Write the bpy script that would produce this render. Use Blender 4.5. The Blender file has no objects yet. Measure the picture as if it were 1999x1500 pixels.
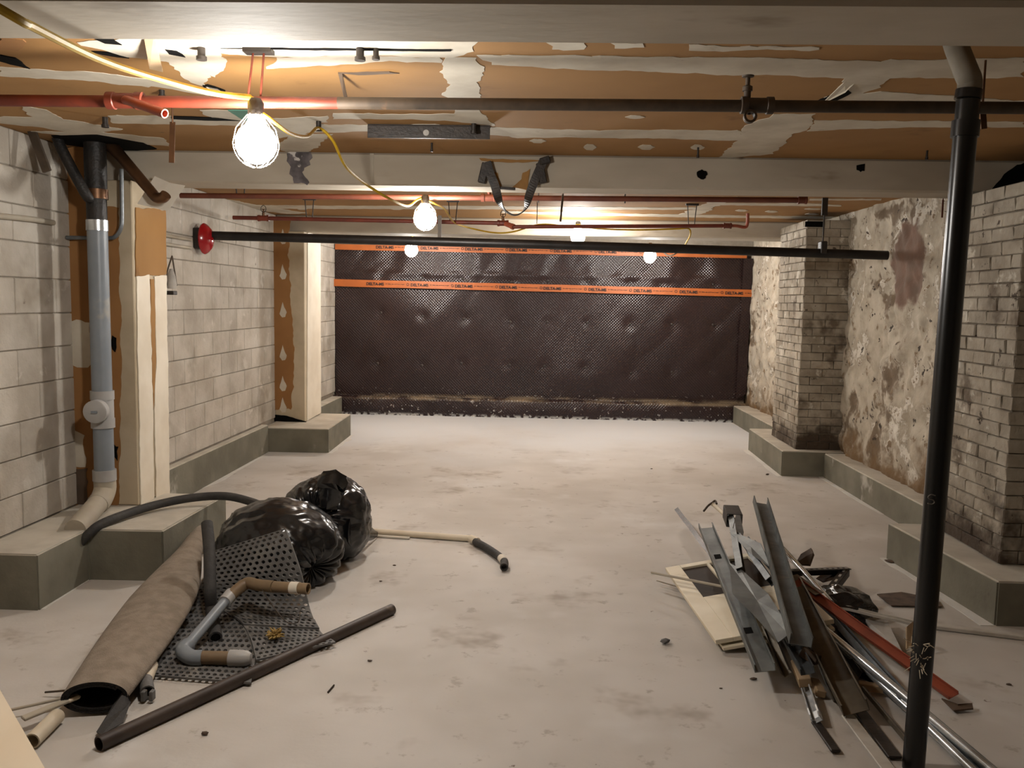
import bpy, bmesh, math, random
from mathutils import Vector, Matrix, noise
import numpy as np
rnd = random.Random(7)
SC = bpy.context.scene
COL = SC.collection

# ------------------------------------------------------------------ camera
YAW, PITCH, ROLL, F, H = -0.03197513, 0.09549516, 0.01762829, 1692.0, 1.60
def _axes():
    cy, sy = math.cos(YAW), math.sin(YAW)
    f = Vector((sy*math.cos(PITCH), cy*math.cos(PITCH), -math.sin(PITCH)))
    r = Vector((cy, -sy, 0)); u = r.cross(f)
    cr, sr = math.cos(ROLL), math.sin(ROLL)
    return cr*r + sr*u, -sr*r + cr*u, f
CR, CU, CF = _axes()
CAM = Vector((0, 0, H))
cd = bpy.data.cameras.new('camera'); cam = bpy.data.objects.new('camera', cd); COL.objects.link(cam)
cd.sensor_fit = 'HORIZONTAL'; cd.sensor_width = 36; cd.lens = F/1999*36; cd.clip_start = .02; cd.clip_end = 100
cam.matrix_world = Matrix(((CR.x, CU.x, -CF.x, 0), (CR.y, CU.y, -CF.y, 0), (CR.z, CU.z, -CF.z, H), (0, 0, 0, 1)))
SC.camera = cam
# ------------------------------------------------------------------ world, exposure
w = bpy.data.worlds.new('world'); SC.world = w; w.use_nodes = True
w.node_tree.nodes['Background'].inputs[0].default_value = (.9, .85, .8, 1)
w.node_tree.nodes['Background'].inputs[1].default_value = 0.0
SC.view_settings.view_transform = 'Standard'; SC.view_settings.look = 'None'
SC.view_settings.gamma = 1; SC.view_settings.use_curve_mapping = False
SC.view_settings.exposure = 0.0
SC.cycles.max_bounces = 6; SC.cycles.diffuse_bounces = 3; SC.cycles.glossy_bounces = 3
BULB = 405.0           # radiance of the work-light bulbs
BULB_COL = (1.0, .972, .925)

# ------------------------------------------------------------------ survey helpers: a sight line met with a level, a cross plane or a side plane
def _ray(x, y): return CR*((x-999.5)/F) + CU*(-(y-750)/F) + CF
def P(x, y, z=0.0): d = _ray(x, y); return CAM + d*((z-H)/d.z)
def PY(x, y, Y): d = _ray(x, y); return CAM + d*(Y/d.y)
def PX(x, y, X): d = _ray(x, y); return CAM + d*(X/d.x)
V = Vector

# ------------------------------------------------------------------ mesh builder
class MB:
    def __init__(s): s.v = []; s.f = []; s.m = []
    def add(s, vs, fs, mi=0):
        o = len(s.v); s.v += [tuple(v) for v in vs]
        for f in fs: s.f.append(tuple(i+o for i in f)); s.m.append(mi)
        return s
    def box(s, c, size, M=None, mi=0, ch=0.0):
        hx, hy, hz = [a/2 for a in size]; c = V(c)
        if ch <= 0:
            vs = [V((x*hx, y*hy, z*hz)) for x in (-1, 1) for y in (-1, 1) for z in (-1, 1)]
            fs = [(0, 1, 3, 2), (4, 6, 7, 5), (0, 4, 5, 1), (2, 3, 7, 6), (0, 2, 6, 4), (1, 5, 7, 3)]
        else:
            bm = bmesh.new(); bmesh.ops.create_cube(bm, size=1)
            for v in bm.verts: v.co = V((v.co.x*2*hx, v.co.y*2*hy, v.co.z*2*hz))
            bmesh.ops.bevel(bm, geom=bm.edges[:], offset=ch, segments=1, affect='EDGES')
            bm.verts.index_update(); vs = [v.co.copy() for v in bm.verts]; fs = [[v.index for v in f.verts] for f in bm.faces]; bm.free()
        if M is not None: vs = [M @ v for v in vs]
        return s.add([c+v for v in vs], fs, mi)
    def rings(s, rings, caps=(True, True), mi=0, closed=True):
        n = len(rings[0]); vs = [p for r in rings for p in r]; fs = []
        for i in range(len(rings)-1):
            for j in range(n if closed else n-1):
                a = i*n+j; b = i*n+(j+1) % n
                fs.append((a, b, b+n, a+n))
        if caps[0]: fs.append(tuple(reversed(range(n))))
        if caps[1]: fs.append(tuple(range((len(rings)-1)*n, len(rings)*n)))
        return s.add(vs, fs, mi)
    def tube(s, pts, r, seg=12, caps=(True, True), mi=0, hollow=0.0, ell=None):
        pts = [V(p) for p in pts]; n = len(pts)
        rr = r if isinstance(r, (list, tuple)) else [r]*n
        up = V((0, 0, 1)); d0 = (pts[1]-pts[0]).normalized()
        if abs(d0.z) > .9: up = V((1, 0, 0))
        side = d0.cross(up).normalized(); rings = []
        for i, p in enumerate(pts):
            d = (pts[min(i+1, n-1)]-pts[max(i-1, 0)]).normalized()
            side = (side - d*side.dot(d)).normalized(); u2 = side.cross(d)
            rings.append([p + (side*math.cos(t)+u2*math.sin(t))*rr[i] for t in [2*math.pi*k/seg for k in range(seg)]])
        if hollow:
            d = (pts[-1]-pts[0]).normalized()
            def shrink(ring, c, k, off=Vector((0, 0, 0))): return [c + (q-c)*k + off for q in ring]
            e0 = (pts[1]-pts[0]).normalized(); e1 = (pts[-1]-pts[-2]).normalized()
            k0 = 1-hollow/rr[0]; k1 = 1-hollow/rr[-1]; dep = min(.25*(pts[1]-pts[0]).length+.02, .1)
            pre = [shrink(rings[0], pts[0], k0, e0*dep), shrink(rings[0], pts[0], k0)]
            post = [shrink(rings[-1], pts[-1], k1), shrink(rings[-1], pts[-1], k1, -e1*dep)]
            rings = pre+rings+post
        return s.rings(rings, caps, mi)
    def lathe(s, prof, o, axis, seg=24, caps=(True, True), mi=0):
        axis = V(axis).normalized(); a = axis.orthogonal().normalized(); b = axis.cross(a); o = V(o)
        return s.rings([[o+axis*h+(a*math.cos(t)+b*math.sin(t))*max(r, 1e-4) for t in [2*math.pi*k/seg for k in range(seg)]] for r, h in prof], caps, mi)
    def build(s, name, mats, parent=None, smooth=False, link=True):
        me = bpy.data.meshes.new(name); me.from_pydata(s.v, [], s.f)
        if not isinstance(mats, (list, tuple)): mats = [mats]
        for m in mats: me.materials.append(m)
        if len(mats) > 1: me.polygons.foreach_set('material_index', s.m)
        bm = bmesh.new(); bm.from_mesh(me); bmesh.ops.recalc_face_normals(bm, faces=bm.faces[:]); bm.to_mesh(me); bm.free()
        me.update()
        if smooth:
            me.polygons.foreach_set('use_smooth', [True]*len(me.polygons))
            try: me.set_sharp_from_angle(angle=math.radians(40))
            except Exception: pass
        o = bpy.data.objects.new(name, me)
        if link: COL.objects.link(o)
        if parent: attach(o, parent)
        return o
def attach(o, parent):
    o.parent = parent
    o.matrix_parent_inverse = (Matrix.Translation(parent.location) @ parent.rotation_euler.to_matrix().to_4x4()).inverted()
def tag(o, label=None, cat=None, group=None, kind=None):
    if label: o['label'] = label
    if cat: o['category'] = cat
    if group: o['group'] = group
    if kind: o['kind'] = kind
    return o
def empty(name, loc, label, cat, group=None):
    o = bpy.data.objects.new(name, None); COL.objects.link(o); o.location = loc; o.empty_display_size = .05
    return tag(o, label, cat, group)
def bez(pts, n=8):
    pts = [V(p) for p in pts]; out = []
    for i in range(len(pts)-1):
        p0 = pts[max(i-1, 0)]; p1 = pts[i]; p2 = pts[i+1]; p3 = pts[min(i+2, len(pts)-1)]
        for k in range(n):
            t = k/n
            out.append(.5*((2*p1)+(p2-p0)*t+(2*p0-5*p1+4*p2-p3)*t*t+(3*p1-p0-3*p2+p3)*t**3))
    return out+[pts[-1]]

# ------------------------------------------------------------------ materials
def srgb(r, g, b):
    f = lambda c: (c/12.92 if c <= .04045 else ((c+.055)/1.055)**2.4)
    return (f(r/255), f(g/255), f(b/255), 1)
def mat(name, c1, c2=None, scale=6.0, rough=.75, metal=0.0, bump=0.0, bscale=40.0, spots=None, sscale=3.0, sth=.6, ssoft=.08, var=0.0, lowcol=None, lowz=.6, stretch=None, rvar=0.0, spec=.5, world=False):
    m = bpy.data.materials.new(name); m.use_nodes = True; nt = m.node_tree; N = nt.nodes; L = nt.links
    b = N['Principled BSDF']; b.inputs['Roughness'].default_value = rough; b.inputs['Metallic'].default_value = metal
    b.inputs['Specular IOR Level'].default_value = spec
    tc = N.new('ShaderNodeTexCoord'); co = tc.outputs['Object']
    if world: co = N.new('ShaderNodeNewGeometry').outputs['Position']
    if stretch:
        mp = N.new('ShaderNodeMapping'); mp.inputs['Scale'].default_value = stretch; L.new(co, mp.inputs['Vector']); co = mp.outputs['Vector']
    def nz(sc, det=3, ro=.6):
        n = N.new('ShaderNodeTexNoise'); n.inputs['Scale'].default_value = sc; n.inputs['Detail'].default_value = det; n.inputs['Roughness'].default_value = ro
        L.new(co, n.inputs['Vector']); return n.outputs['Fac']
    def ramp(fac, a, bb):
        r = N.new('ShaderNodeMapRange'); r.interpolation_type = 'SMOOTHSTEP'
        r.inputs['From Min'].default_value = a; r.inputs['From Max'].default_value = bb; L.new(fac, r.inputs['Value']); return r.outputs['Result']
    def mix(fac, A, B):
        x = N.new('ShaderNodeMix'); x.data_type = 'RGBA'; L.new(fac, x.inputs['Factor'])
        for sock, val in ((x.inputs['A'], A), (x.inputs['B'], B)):
            if isinstance(val, tuple): sock.default_value = val
            else: L.new(val, sock)
        return x.outputs['Result']
    col = c1
    if c2: col = mix(ramp(nz(scale), .3, .7), c1, c2)
    if spots:
        for (sc_, s_, th, so) in spots: col = mix(ramp(nz(s_, 4, .65), th, th+so), col, sc_)
    if lowcol:  # darker colour mixed in towards the bottom, edge broken by noise
        sep = N.new('ShaderNodeSeparateXYZ'); g = N.new('ShaderNodeNewGeometry'); L.new(g.outputs['Position'], sep.inputs[0])
        ad = N.new('ShaderNodeMath'); ad.operation = 'MULTIPLY_ADD'; L.new(nz(3.5, 4, .65), ad.inputs[0]); ad.inputs[1].default_value = 1.2
        L.new(sep.outputs['Z'], ad.inputs[2])
        col = mix(ramp(ad.outputs[0], lowz+.65, lowz+.3), col, lowcol)
    if var:
        oi = N.new('ShaderNodeObjectInfo'); r = N.new('ShaderNodeMapRange'); L.new(oi.outputs['Random'], r.inputs['Value'])
        r.inputs['To Min'].default_value = 1-var; r.inputs['To Max'].default_value = 1+var
        hs = N.new('ShaderNodeHueSaturation'); L.new(r.outputs['Result'], hs.inputs['Value'])
        if isinstance(col, tuple): hs.inputs['Color'].default_value = col
        else: L.new(col, hs.inputs['Color'])
        col = hs.outputs['Color']
    if isinstance(col, tuple): b.inputs['Base Color'].default_value = col
    else: L.new(col, b.inputs['Base Color'])
    if rvar: 
        rr = N.new('ShaderNodeMapRange'); L.new(nz(scale*2), rr.inputs['Value']); rr.inputs['To Min'].default_value = max(rough-rvar, .05); rr.inputs['To Max'].default_value = rough+rvar
        L.new(rr.outputs['Result'], b.inputs['Roughness'])
    if bump:
        bn = N.new('ShaderNodeBump'); bn.inputs['Strength'].default_value = bump; bn.inputs['Distance'].default_value = .01
        L.new(nz(bscale, 2, .6), bn.inputs['Height']); L.new(bn.outputs[0], b.inputs['Normal'])
    m['bsdf'] = b.name
    return m
S = srgb
M = {}
M['floor'] = mat('floor_concrete', S(199, 193, 186), S(181, 174, 165), 1.1, .72, bump=.12, bscale=30, spots=[(S(158, 147, 135), 1.7, .56, .16), (S(208, 205, 201), .9, .55, .2), (S(166, 157, 147), 7.0, .60, .1), (S(112, 92, 78), 11.0, .69, .06)])
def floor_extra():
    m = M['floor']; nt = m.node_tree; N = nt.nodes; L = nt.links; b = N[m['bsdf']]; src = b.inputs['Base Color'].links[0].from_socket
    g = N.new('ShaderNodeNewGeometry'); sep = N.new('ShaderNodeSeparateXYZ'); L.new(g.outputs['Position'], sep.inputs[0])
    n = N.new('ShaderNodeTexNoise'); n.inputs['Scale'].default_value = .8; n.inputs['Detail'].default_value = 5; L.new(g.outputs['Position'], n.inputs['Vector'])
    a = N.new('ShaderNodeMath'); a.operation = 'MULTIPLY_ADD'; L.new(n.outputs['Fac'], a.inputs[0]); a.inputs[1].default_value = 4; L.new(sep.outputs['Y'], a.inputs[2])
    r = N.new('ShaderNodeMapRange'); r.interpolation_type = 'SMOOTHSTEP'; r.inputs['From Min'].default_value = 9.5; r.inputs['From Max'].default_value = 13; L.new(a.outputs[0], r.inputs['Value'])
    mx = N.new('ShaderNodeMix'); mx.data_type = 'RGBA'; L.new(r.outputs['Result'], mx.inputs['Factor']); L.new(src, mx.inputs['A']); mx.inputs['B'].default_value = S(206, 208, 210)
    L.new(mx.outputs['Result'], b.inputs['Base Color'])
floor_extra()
M['block'] = mat('painted_block', S(190, 182, 170), S(166, 156, 142), 3.2, .85, bump=.45, bscale=45, var=.07, world=True, spots=[(S(142, 131, 115), 1.4, .55, .2), (S(196, 189, 178), 5, .60, .10), (S(104, 93, 80), 6, .68, .08)], lowcol=S(92, 84, 70), lowz=.10)
M['mortar'] = mat('painted_mortar', S(150, 140, 126), S(134, 124, 110), 8, .9, bump=.4, bscale=60)
M['plasterwall'] = None
M['brick'] = mat('painted_brick', S(168, 158, 142), S(132, 121, 105), 4, .88, bump=.7, bscale=30, var=.08, world=True, spots=[(S(100, 87, 72), 2.4, .55, .12), (S(190, 182, 168), 5, .60, .08), (S(70, 58, 46), 11, .64, .06)], lowcol=S(66, 53, 40), lowz=.56)
M['brickmortar'] = mat('brick_mortar', S(134, 122, 106), S(84, 73, 61), 6, .95, bump=.5, world=True)
M['tan'] = mat('drywall_paper', S(156, 115, 64), S(144, 104, 55), 1.6, .85, bump=.05, spots=[(S(126, 89, 47), 2.5, .60, .15), (S(104, 80, 54), 7, .70, .06)])
M['darktan'] = mat('brown_drywall_paper', S(152, 108, 62), S(140, 97, 53), 2.0, .85, bump=.05)
M['mud'] = mat('joint_compound', S(204, 195, 178), S(184, 173, 155), 4, .8, bump=.15, spots=[(S(160, 146, 124), 5, .66, .1)], bscale=25)
M['beam'] = mat('painted_beam', S(182, 171, 154), S(164, 152, 134), 2.2, .8, bump=.12, bscale=18, stretch=(.5, 1, 1.5), spots=[(S(142, 129, 110), 3.0, .60, .14), (S(110, 96, 80), 9, .71, .06)])
M['pillar'] = mat('pillar_board', S(192, 177, 152), S(174, 158, 132), 3, .85, bump=.12, spots=[(S(140, 120, 94), 4, .67, .1)], lowcol=S(112, 98, 76), lowz=-.05)
M['whitepaint'] = mat('white_painted_board', S(226, 216, 198), S(212, 200, 180), 3, .7, bump=.08, lowcol=S(130, 118, 98), lowz=-.02)
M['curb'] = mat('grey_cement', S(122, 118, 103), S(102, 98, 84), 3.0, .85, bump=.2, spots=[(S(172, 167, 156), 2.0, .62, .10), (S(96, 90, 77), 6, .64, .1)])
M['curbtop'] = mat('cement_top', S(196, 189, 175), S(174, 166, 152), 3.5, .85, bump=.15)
M['black'] = mat('black_void', (.004, .0035, .003, 1), rough=.95, spec=.1)
M['iron'] = mat('black_iron', S(38, 34, 31), S(56, 48, 42), 14, .5, .3, bump=.2, bscale=60)
M['castiron'] = mat('tarred_cast_iron', S(26, 24, 23), S(42, 36, 31), 10, .55, .1, bump=.4, bscale=45)
M['abs'] = mat('black_plastic_pipe', S(10, 10, 10), S(16, 15, 14), 8, .28, 0, spots=[(S(44, 40, 36), 9, .72, .1)])
M['blackpipe'] = mat('black_steel_pipe', S(30, 28, 27), S(44, 40, 38), 6, .42, .4)
M['red'] = mat('red_painted_pipe', S(116, 48, 30), S(92, 40, 27), 7, .5, .1, spots=[(S(84, 44, 32), 5, .62, .12)])
M['darkred'] = mat('rust_red_pipe', S(108, 56, 38), S(88, 46, 33), 7, .55, .1)
M['oldpipe'] = mat('dusty_black_pipe', S(62, 52, 42), S(84, 70, 56), 9, .6, .2, spots=[(S(118, 88, 62), 6, .66, .1)])
M['copper'] = mat('aged_copper', S(112, 78, 52), S(86, 62, 44), 8, .38, .7)
M['steel'] = mat('galvanised_steel', S(122, 126, 128), S(98, 102, 105), 9, .42, .6, spots=[(S(104, 106, 104), 4, .62, .1)], rvar=.12)
M['dullsteel'] = mat('dusty_galvanised_steel', S(104, 107, 105), S(80, 82, 80), 6, .52, .4, spots=[(S(124, 116, 104), 5, .6, .14)], rvar=.1)
M['tansteel'] = mat('tarnished_steel', S(116, 108, 94), S(92, 84, 72), 6, .5, .5, spots=[(S(140, 130, 114), 5, .6, .14)])
M['shiny'] = mat('bright_steel', S(216, 219, 221), S(186, 190, 192), 9, .26, .75)
M['pvc'] = mat('grey_pvc', S(132, 138, 144), S(120, 126, 132), 4, .4, spots=[(S(150, 148, 142), 3, .66, .1)])
M['pvclight'] = mat('pale_grey_pvc', S(168, 166, 164), S(156, 153, 149), 5, .45, spots=[(S(182, 174, 160), 3, .55, .2)])
M['pvcdust'] = mat('dusty_pvc', S(176, 166, 148), S(160, 150, 134), 5, .7)
M['brownpvc'] = mat('brown_stained_pvc', S(134, 112, 84), S(112, 92, 68), 6, .5)
M['yellow'] = mat('yellow_cable', S(186, 150, 30), S(166, 132, 22), 20, .62, spec=.3)
M['bell'] = mat('red_enamel', S(150, 20, 26), S(120, 12, 18), 3, .2)
M['rubber'] = mat('grey_black_rubber', S(106, 104, 101), S(86, 84, 82), 8, .6, bump=.3, spots=[(S(140, 135, 127), 6, .62, .12)])
M['foam'] = mat('black_foam_tube', S(44, 42, 40), S(58, 55, 52), 10, .75, bump=.3)
M['darkpipe'] = mat('brown_black_pipe', S(70, 58, 50), S(52, 42, 37), 7, .5, .15, spots=[(S(104, 90, 78), 8, .66, .1)])
M['carpet'] = mat('brown_carpet_back', S(144, 131, 116), S(126, 113, 98), 14, .98, bump=.5, bscale=160, spots=[(S(118, 103, 86), 5, .62, .14)])
M['carpetdark'] = mat('black_carpet_pile', S(20, 18, 17), S(32, 29, 27), 30, .98, bump=.9, bscale=160)
M['bag'] = mat('black_plastic_film', (.005, .005, .0055, 1), (.009, .009, .010, 1), 5, .24, bump=.5, bscale=9, spec=.6)
M['cream'] = mat('cream_paint', S(230, 219, 196), S(216, 203, 177), 3, .6, spots=[(S(186, 168, 136), 3, .66, .1)])
M['creampipe'] = mat('cream_plastic', S(214, 202, 180), S(200, 186, 162), 5, .6)
M['glassdark'] = mat('dark_pane', S(58, 46, 36), S(46, 36, 28), 3, .7, spec=.2)
M['redstrip'] = mat('red_lacquered_metal', S(156, 76, 52), S(128, 66, 48), 5, .45, .1, spots=[(S(108, 86, 72), 4, .62, .1)])
M['wood'] = mat('raw_wood', S(172, 148, 116), S(146, 120, 90), 4, .8, stretch=(1, 1, .2))
M['darkwood'] = mat('dark_wood', S(92, 74, 58), S(72, 58, 46), 5, .8)
M['ply'] = mat('pale_plywood', S(240, 226, 202), S(230, 212, 184), 2, .75, stretch=(1, .15, 1))
M['whitemetal'] = mat('white_enamelled_strip', S(196, 190, 180), S(172, 164, 152), 8, .55, .1, spots=[(S(60, 54, 48), 14, .66, .04)])
M['greyboard'] = mat('grey_board', S(176, 170, 162), S(150, 144, 136), 6, .8)
M['membrane'] = None
M['tape'] = mat('orange_tape', S(176, 94, 38), S(164, 86, 33), 6, .5)
M['scar'] = mat('scorched_plaster', S(112, 104, 104), S(66, 60, 60), 9, .9, bump=.6, bscale=25, spots=[(S(190, 182, 174), 12, .62, .05)])
M['ink'] = mat('black_print', S(30, 20, 16), rough=.7)
M['greypipe'] = mat('dusty_grey_pipe', S(124, 116, 102), S(104, 97, 84), 6, .7)
M['straw'] = mat('yellow_foam', S(176, 148, 88), S(148, 120, 66), 20, .95, bump=.8)
M['dirt'] = mat('dark_crumb', S(96, 78, 64), S(70, 58, 48), 20, .9)
M['green'] = mat('green_board', S(92, 138, 120), S(80, 124, 106), 4, .8)
M['paper'] = mat('white_paper', S(222, 214, 200), S(206, 196, 180), 4, .8)
M['chalk'] = mat('chalk', S(120, 116, 110), rough=.9)

def emis(name, col, st):
    m = bpy.data.materials.new(name); m.use_nodes = True; nt = m.node_tree
    e = nt.nodes.new('ShaderNodeEmission'); e.inputs[0].default_value = (*col, 1); e.inputs[1].default_value = st
    nt.links.new(e.outputs[0], nt.nodes['Material Output'].inputs[0]); return m
M['bulb'] = emis('lit_bulb', BULB_COL, BULB)

def plaster_mat():
    """rubble wall under flaking limewash: position-driven patches of wash, bare stone and a bare red brick patch"""
    m = mat('limewashed_rubble', S(190, 180, 163), S(150, 138, 120), 4, .92, bump=.9, bscale=16,
            spots=[(S(112, 96, 78), 2.6, .55, .08), (S(204, 197, 184), 4.0, .56, .06), (S(128, 110, 88), 8, .60, .05), (S(58, 47, 38), 11.0, .63, .04)], lowcol=S(112, 88, 60), lowz=.5)
    nt = m.node_tree; N = nt.nodes; L = nt.links; b = N[m['bsdf']]
    src = b.inputs['Base Color'].links[0].from_socket
    g = N.new('ShaderNodeNewGeometry'); sub = N.new('ShaderNodeVectorMath'); sub.operation = 'SUBTRACT'
    c = PX(1772, 512, 2.86); sub.inputs[1].default_value = c; L.new(g.outputs['Position'], sub.inputs[0])
    nn = N.new('ShaderNodeTexNoise'); nn.inputs['Scale'].default_value = 5; nn.inputs['Detail'].default_value = 6; L.new(g.outputs['Position'], nn.inputs['Vector'])
    ad = N.new('ShaderNodeVectorMath'); ad.operation = 'MULTIPLY_ADD'; L.new(nn.outputs['Color'], ad.inputs[0]); ad.inputs[1].default_value = (.0, .30, .30); L.new(sub.outputs[0], ad.inputs[2])
    mp = N.new('ShaderNodeMapping'); mp.inputs['Location'].default_value = (0, -.15/.33, -.15/.40); mp.inputs['Scale'].default_value = (.01, 1/.33, 1/.40); L.new(ad.outputs[0], mp.inputs['Vector'])
    ln = N.new('ShaderNodeVectorMath'); ln.operation = 'LENGTH'; L.new(mp.outputs[0], ln.inputs[0])
    r = N.new('ShaderNodeMapRange'); r.interpolation_type = 'SMOOTHSTEP'; r.inputs['From Min'].default_value = 1.0; r.inputs['From Max'].default_value = .82; L.new(ln.outputs['Value'], r.inputs['Value'])
    n2 = N.new('ShaderNodeTexNoise'); n2.inputs['Scale'].default_value = 7; L.new(g.outputs['Position'], n2.inputs['Vector'])
    mx2 = N.new('ShaderNodeMix'); mx2.data_type = 'RGBA'; mx2.inputs['A'].default_value = S(110, 99, 88); mx2.inputs['B'].default_value = S(124, 88, 70)
    L.new(n2.outputs['Fac'], mx2.inputs['Factor'])
    mx = N.new('ShaderNodeMix'); mx.data_type = 'RGBA'; L.new(r.outputs['Result'], mx.inputs['Factor']); L.new(src, mx.inputs['A']); L.new(mx2.outputs['Result'], mx.inputs['B'])
    L.new(mx.outputs['Result'], b.inputs['Base Color'])
    return m
M['plasterwall'] = plaster_mat()
def membrane_mat():
    m = mat('dimpled_membrane', S(45, 31, 30), S(38, 26, 25), 1.5, .27, spec=.4, spots=[(S(56, 44, 40), 5, .68, .1)])
    nt = m.node_tree; N = nt.nodes; L = nt.links; b = N[m['bsdf']]
    tc = N.new('ShaderNodeTexCoord'); sep = N.new('ShaderNodeSeparateXYZ'); L.new(tc.outputs['Object'], sep.inputs[0])
    def sn(sock):
        a = N.new('ShaderNodeMath'); a.operation = 'MULTIPLY'; a.inputs[1].default_value = 2*math.pi/.040; L.new(sock, a.inputs[0])
        c = N.new('ShaderNodeMath'); c.operation = 'SINE'; L.new(a.outputs[0], c.inputs[0]); return c.outputs[0]
    pr = N.new('ShaderNodeMath'); pr.operation = 'MULTIPLY'; L.new(sn(sep.outputs['X']), pr.inputs[0]); L.new(sn(sep.outputs['Z']), pr.inputs[1])
    bn = N.new('ShaderNodeBump'); bn.inputs['Strength'].default_value = .32; bn.inputs['Distance'].default_value = .006
    L.new(pr.outputs[0], bn.inputs['Height']); L.new(bn.outputs[0], b.inputs['Normal'])
    # cement dust caught on the fold over the curb, and splashes below it
    src = b.inputs['Base Color'].links[0].from_socket
    def noi(sc):
        n = N.new('ShaderNodeTexNoise'); n.inputs['Scale'].default_value = sc; n.inputs['Detail'].default_value = 3; L.new(tc.outputs['Object'], n.inputs['Vector']); return n.outputs['Fac']
    def rng(sock, a, c):
        r = N.new('ShaderNodeMapRange'); r.interpolation_type = 'SMOOTHSTEP'; r.inputs['From Min'].default_value = a; r.inputs['From Max'].default_value = c; L.new(sock, r.inputs['Value']); return r.outputs['Result']
    def mul(p, q):
        x = N.new('ShaderNodeMath'); x.operation = 'MULTIPLY'; L.new(p, x.inputs[0]); L.new(q, x.inputs[1]); return x.outputs[0]
    def mixc(f, src, c):
        x = N.new('ShaderNodeMix'); x.data_type = 'RGBA'; L.new(f, x.inputs['Factor']); L.new(src, x.inputs['A']); x.inputs['B'].default_value = c; return x.outputs['Result']
    z = sep.outputs['Z']
    col = mixc(mul(mul(rng(z, .20, .235), rng(z, .30, .255)), rng(noi(2.5), .35, .6)), src, S(112, 98, 80))
    col = mixc(mul(rng(z, .45, .05), rng(noi(30), .66, .70)), col, S(190, 186, 180))
    col = mixc(mul(rng(z, .05, .0), rng(noi(16), .42, .56)), col, S(196, 194, 190))
    L.new(col, b.inputs['Base Color'])
    return m
M['membrane'] = membrane_mat()

# ================================================================== THE SETTING
XL, XR, YB, ZC = -2.864, 2.86, 12.05, 2.475
YN = -3.5                                   # the room goes on behind the viewer
def struct(o, label): return tag(o, label, None, None, 'structure')
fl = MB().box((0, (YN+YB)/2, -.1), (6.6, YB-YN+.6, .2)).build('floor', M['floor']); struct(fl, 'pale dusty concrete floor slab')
ce = MB().box((0, (YN+YB)/2, ZC+.08), (6.6, YB-YN+.6, .16)).build('ceiling', M['tan']); struct(ce, 'brown drywall paper ceiling with white compound bands')
wl = MB().box((XL-.06, (YN+YB)/2, 1.24), (.10, YB-YN+.4, 2.48)).build('wall_left', M['mortar']); struct(wl, 'painted concrete block wall')
wb = MB().box((0, YB+.1, 1.24), (6.6, .16, 2.48)).build('wall_back', M['mortar']); struct(wb, 'back wall behind the dark membrane')
wf = MB().box((0, YN-.1, 1.24), (6.6, .2, 2.48)).build('wall_front', M['block']); struct(wf, 'wall behind the viewer')

# blocks of the left wall
M['dust'] = mat('white_cement_dust', S(216, 213, 207), S(204, 200, 193), 5, .9, bump=.2)
BL, BH = .405, (ZC-.29)/11
def block_mesh(L_, h, t, ch, name, m):
    mb = MB(); mb.box((0, 0, 0), (t, L_, h), ch=ch); o = mb.build(name, m, link=False); return o.data
bm_full = block_mesh(BL-.006, BH-.006, .05, .004, 'block', M['block'])
bcount = 0
for r in range(11):
    z = .29+BH*(r+.5); ph = 6.88 if r % 2 == 1 else 7.083
    y0 = ph-BL*math.ceil((ph-4.05)/BL)
    y = y0
    while y < YB-.02:
        y1 = min(y+BL, YB)
        me = bm_full if y1-y > BL-.01 else block_mesh(y1-y-.006, BH-.006, .05, .004, 'block', M['block'])
        if y1-y > .05:
            o = bpy.data.objects.new('block', me); COL.objects.link(o); o.location = (XL-.025+rnd.uniform(-.0015, .0015), (y+y1)/2, z)
            attach(o, wl); bcount += 1
        y += BL
# blocks low on the wall, behind the curb, and the plain run behind the viewer
base = MB().box((XL-.02, (4.0+YN)/2, 1.24), (.04, 4.0-YN, 2.47)).build('plain_run', M['block'], wl)

# rubble right wall
def right_wall():
    y0, y1, z0, z1 = 3.6, YB, .0, ZC+.01
    ny, nz = 330, 96
    vs = []; 
    for i in range(ny+1):
        y = y0+(y1-y0)*i/ny
        for j in range(nz+1):
            z = z0+(z1-z0)*j/nz
            p = V((7.3, y*2.6, z*3.1))
            d, _ = noise.voronoi(p + V((0, noise.noise(V((1, y*4, z*4)))*.5, noise.noise(V((9, y*4, z*4)))*.5)))
            e = min(d[1]-d[0], .35)/.35
            big = noise.noise(V((3, y*1.1, z*1.3)))
            a = noise.fractal(V((5, y*6, z*6)), .9, 2.1, 4)
            rough = .5+.5*noise.noise(V((11, y*.9, z*1.1)))
            x = XR - .030*(e-.5)*(.35+rough) - .02*big - .020*a
            vs.append((x, y, z))
    fs = [(i*(nz+1)+j, i*(nz+1)+j+1, (i+1)*(nz+1)+j+1, (i+1)*(nz+1)+j) for i in range(ny) for j in range(nz)]
    mb = MB(); mb.add(vs, fs); o = mb.build('wall_right', M['plasterwall'], smooth=False)
    o.data.polygons.foreach_set('use_smooth', [True]*len(o.data.polygons))
    back = MB().box((XR+.16, (YN+YB)/2, 1.24), (.2, YB-YN+.4, 2.48)).build('wall_core', M['plasterwall'], o)
    run = MB().box((XR+.03, (3.6+YN)/2, 1.24), (.06, 3.6-YN, 2.47)).build('plain_run', M['plasterwall'], o)
    return struct(o, 'limewashed rubble wall with flaking plaster and a bare red patch')
wr = right_wall()

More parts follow.
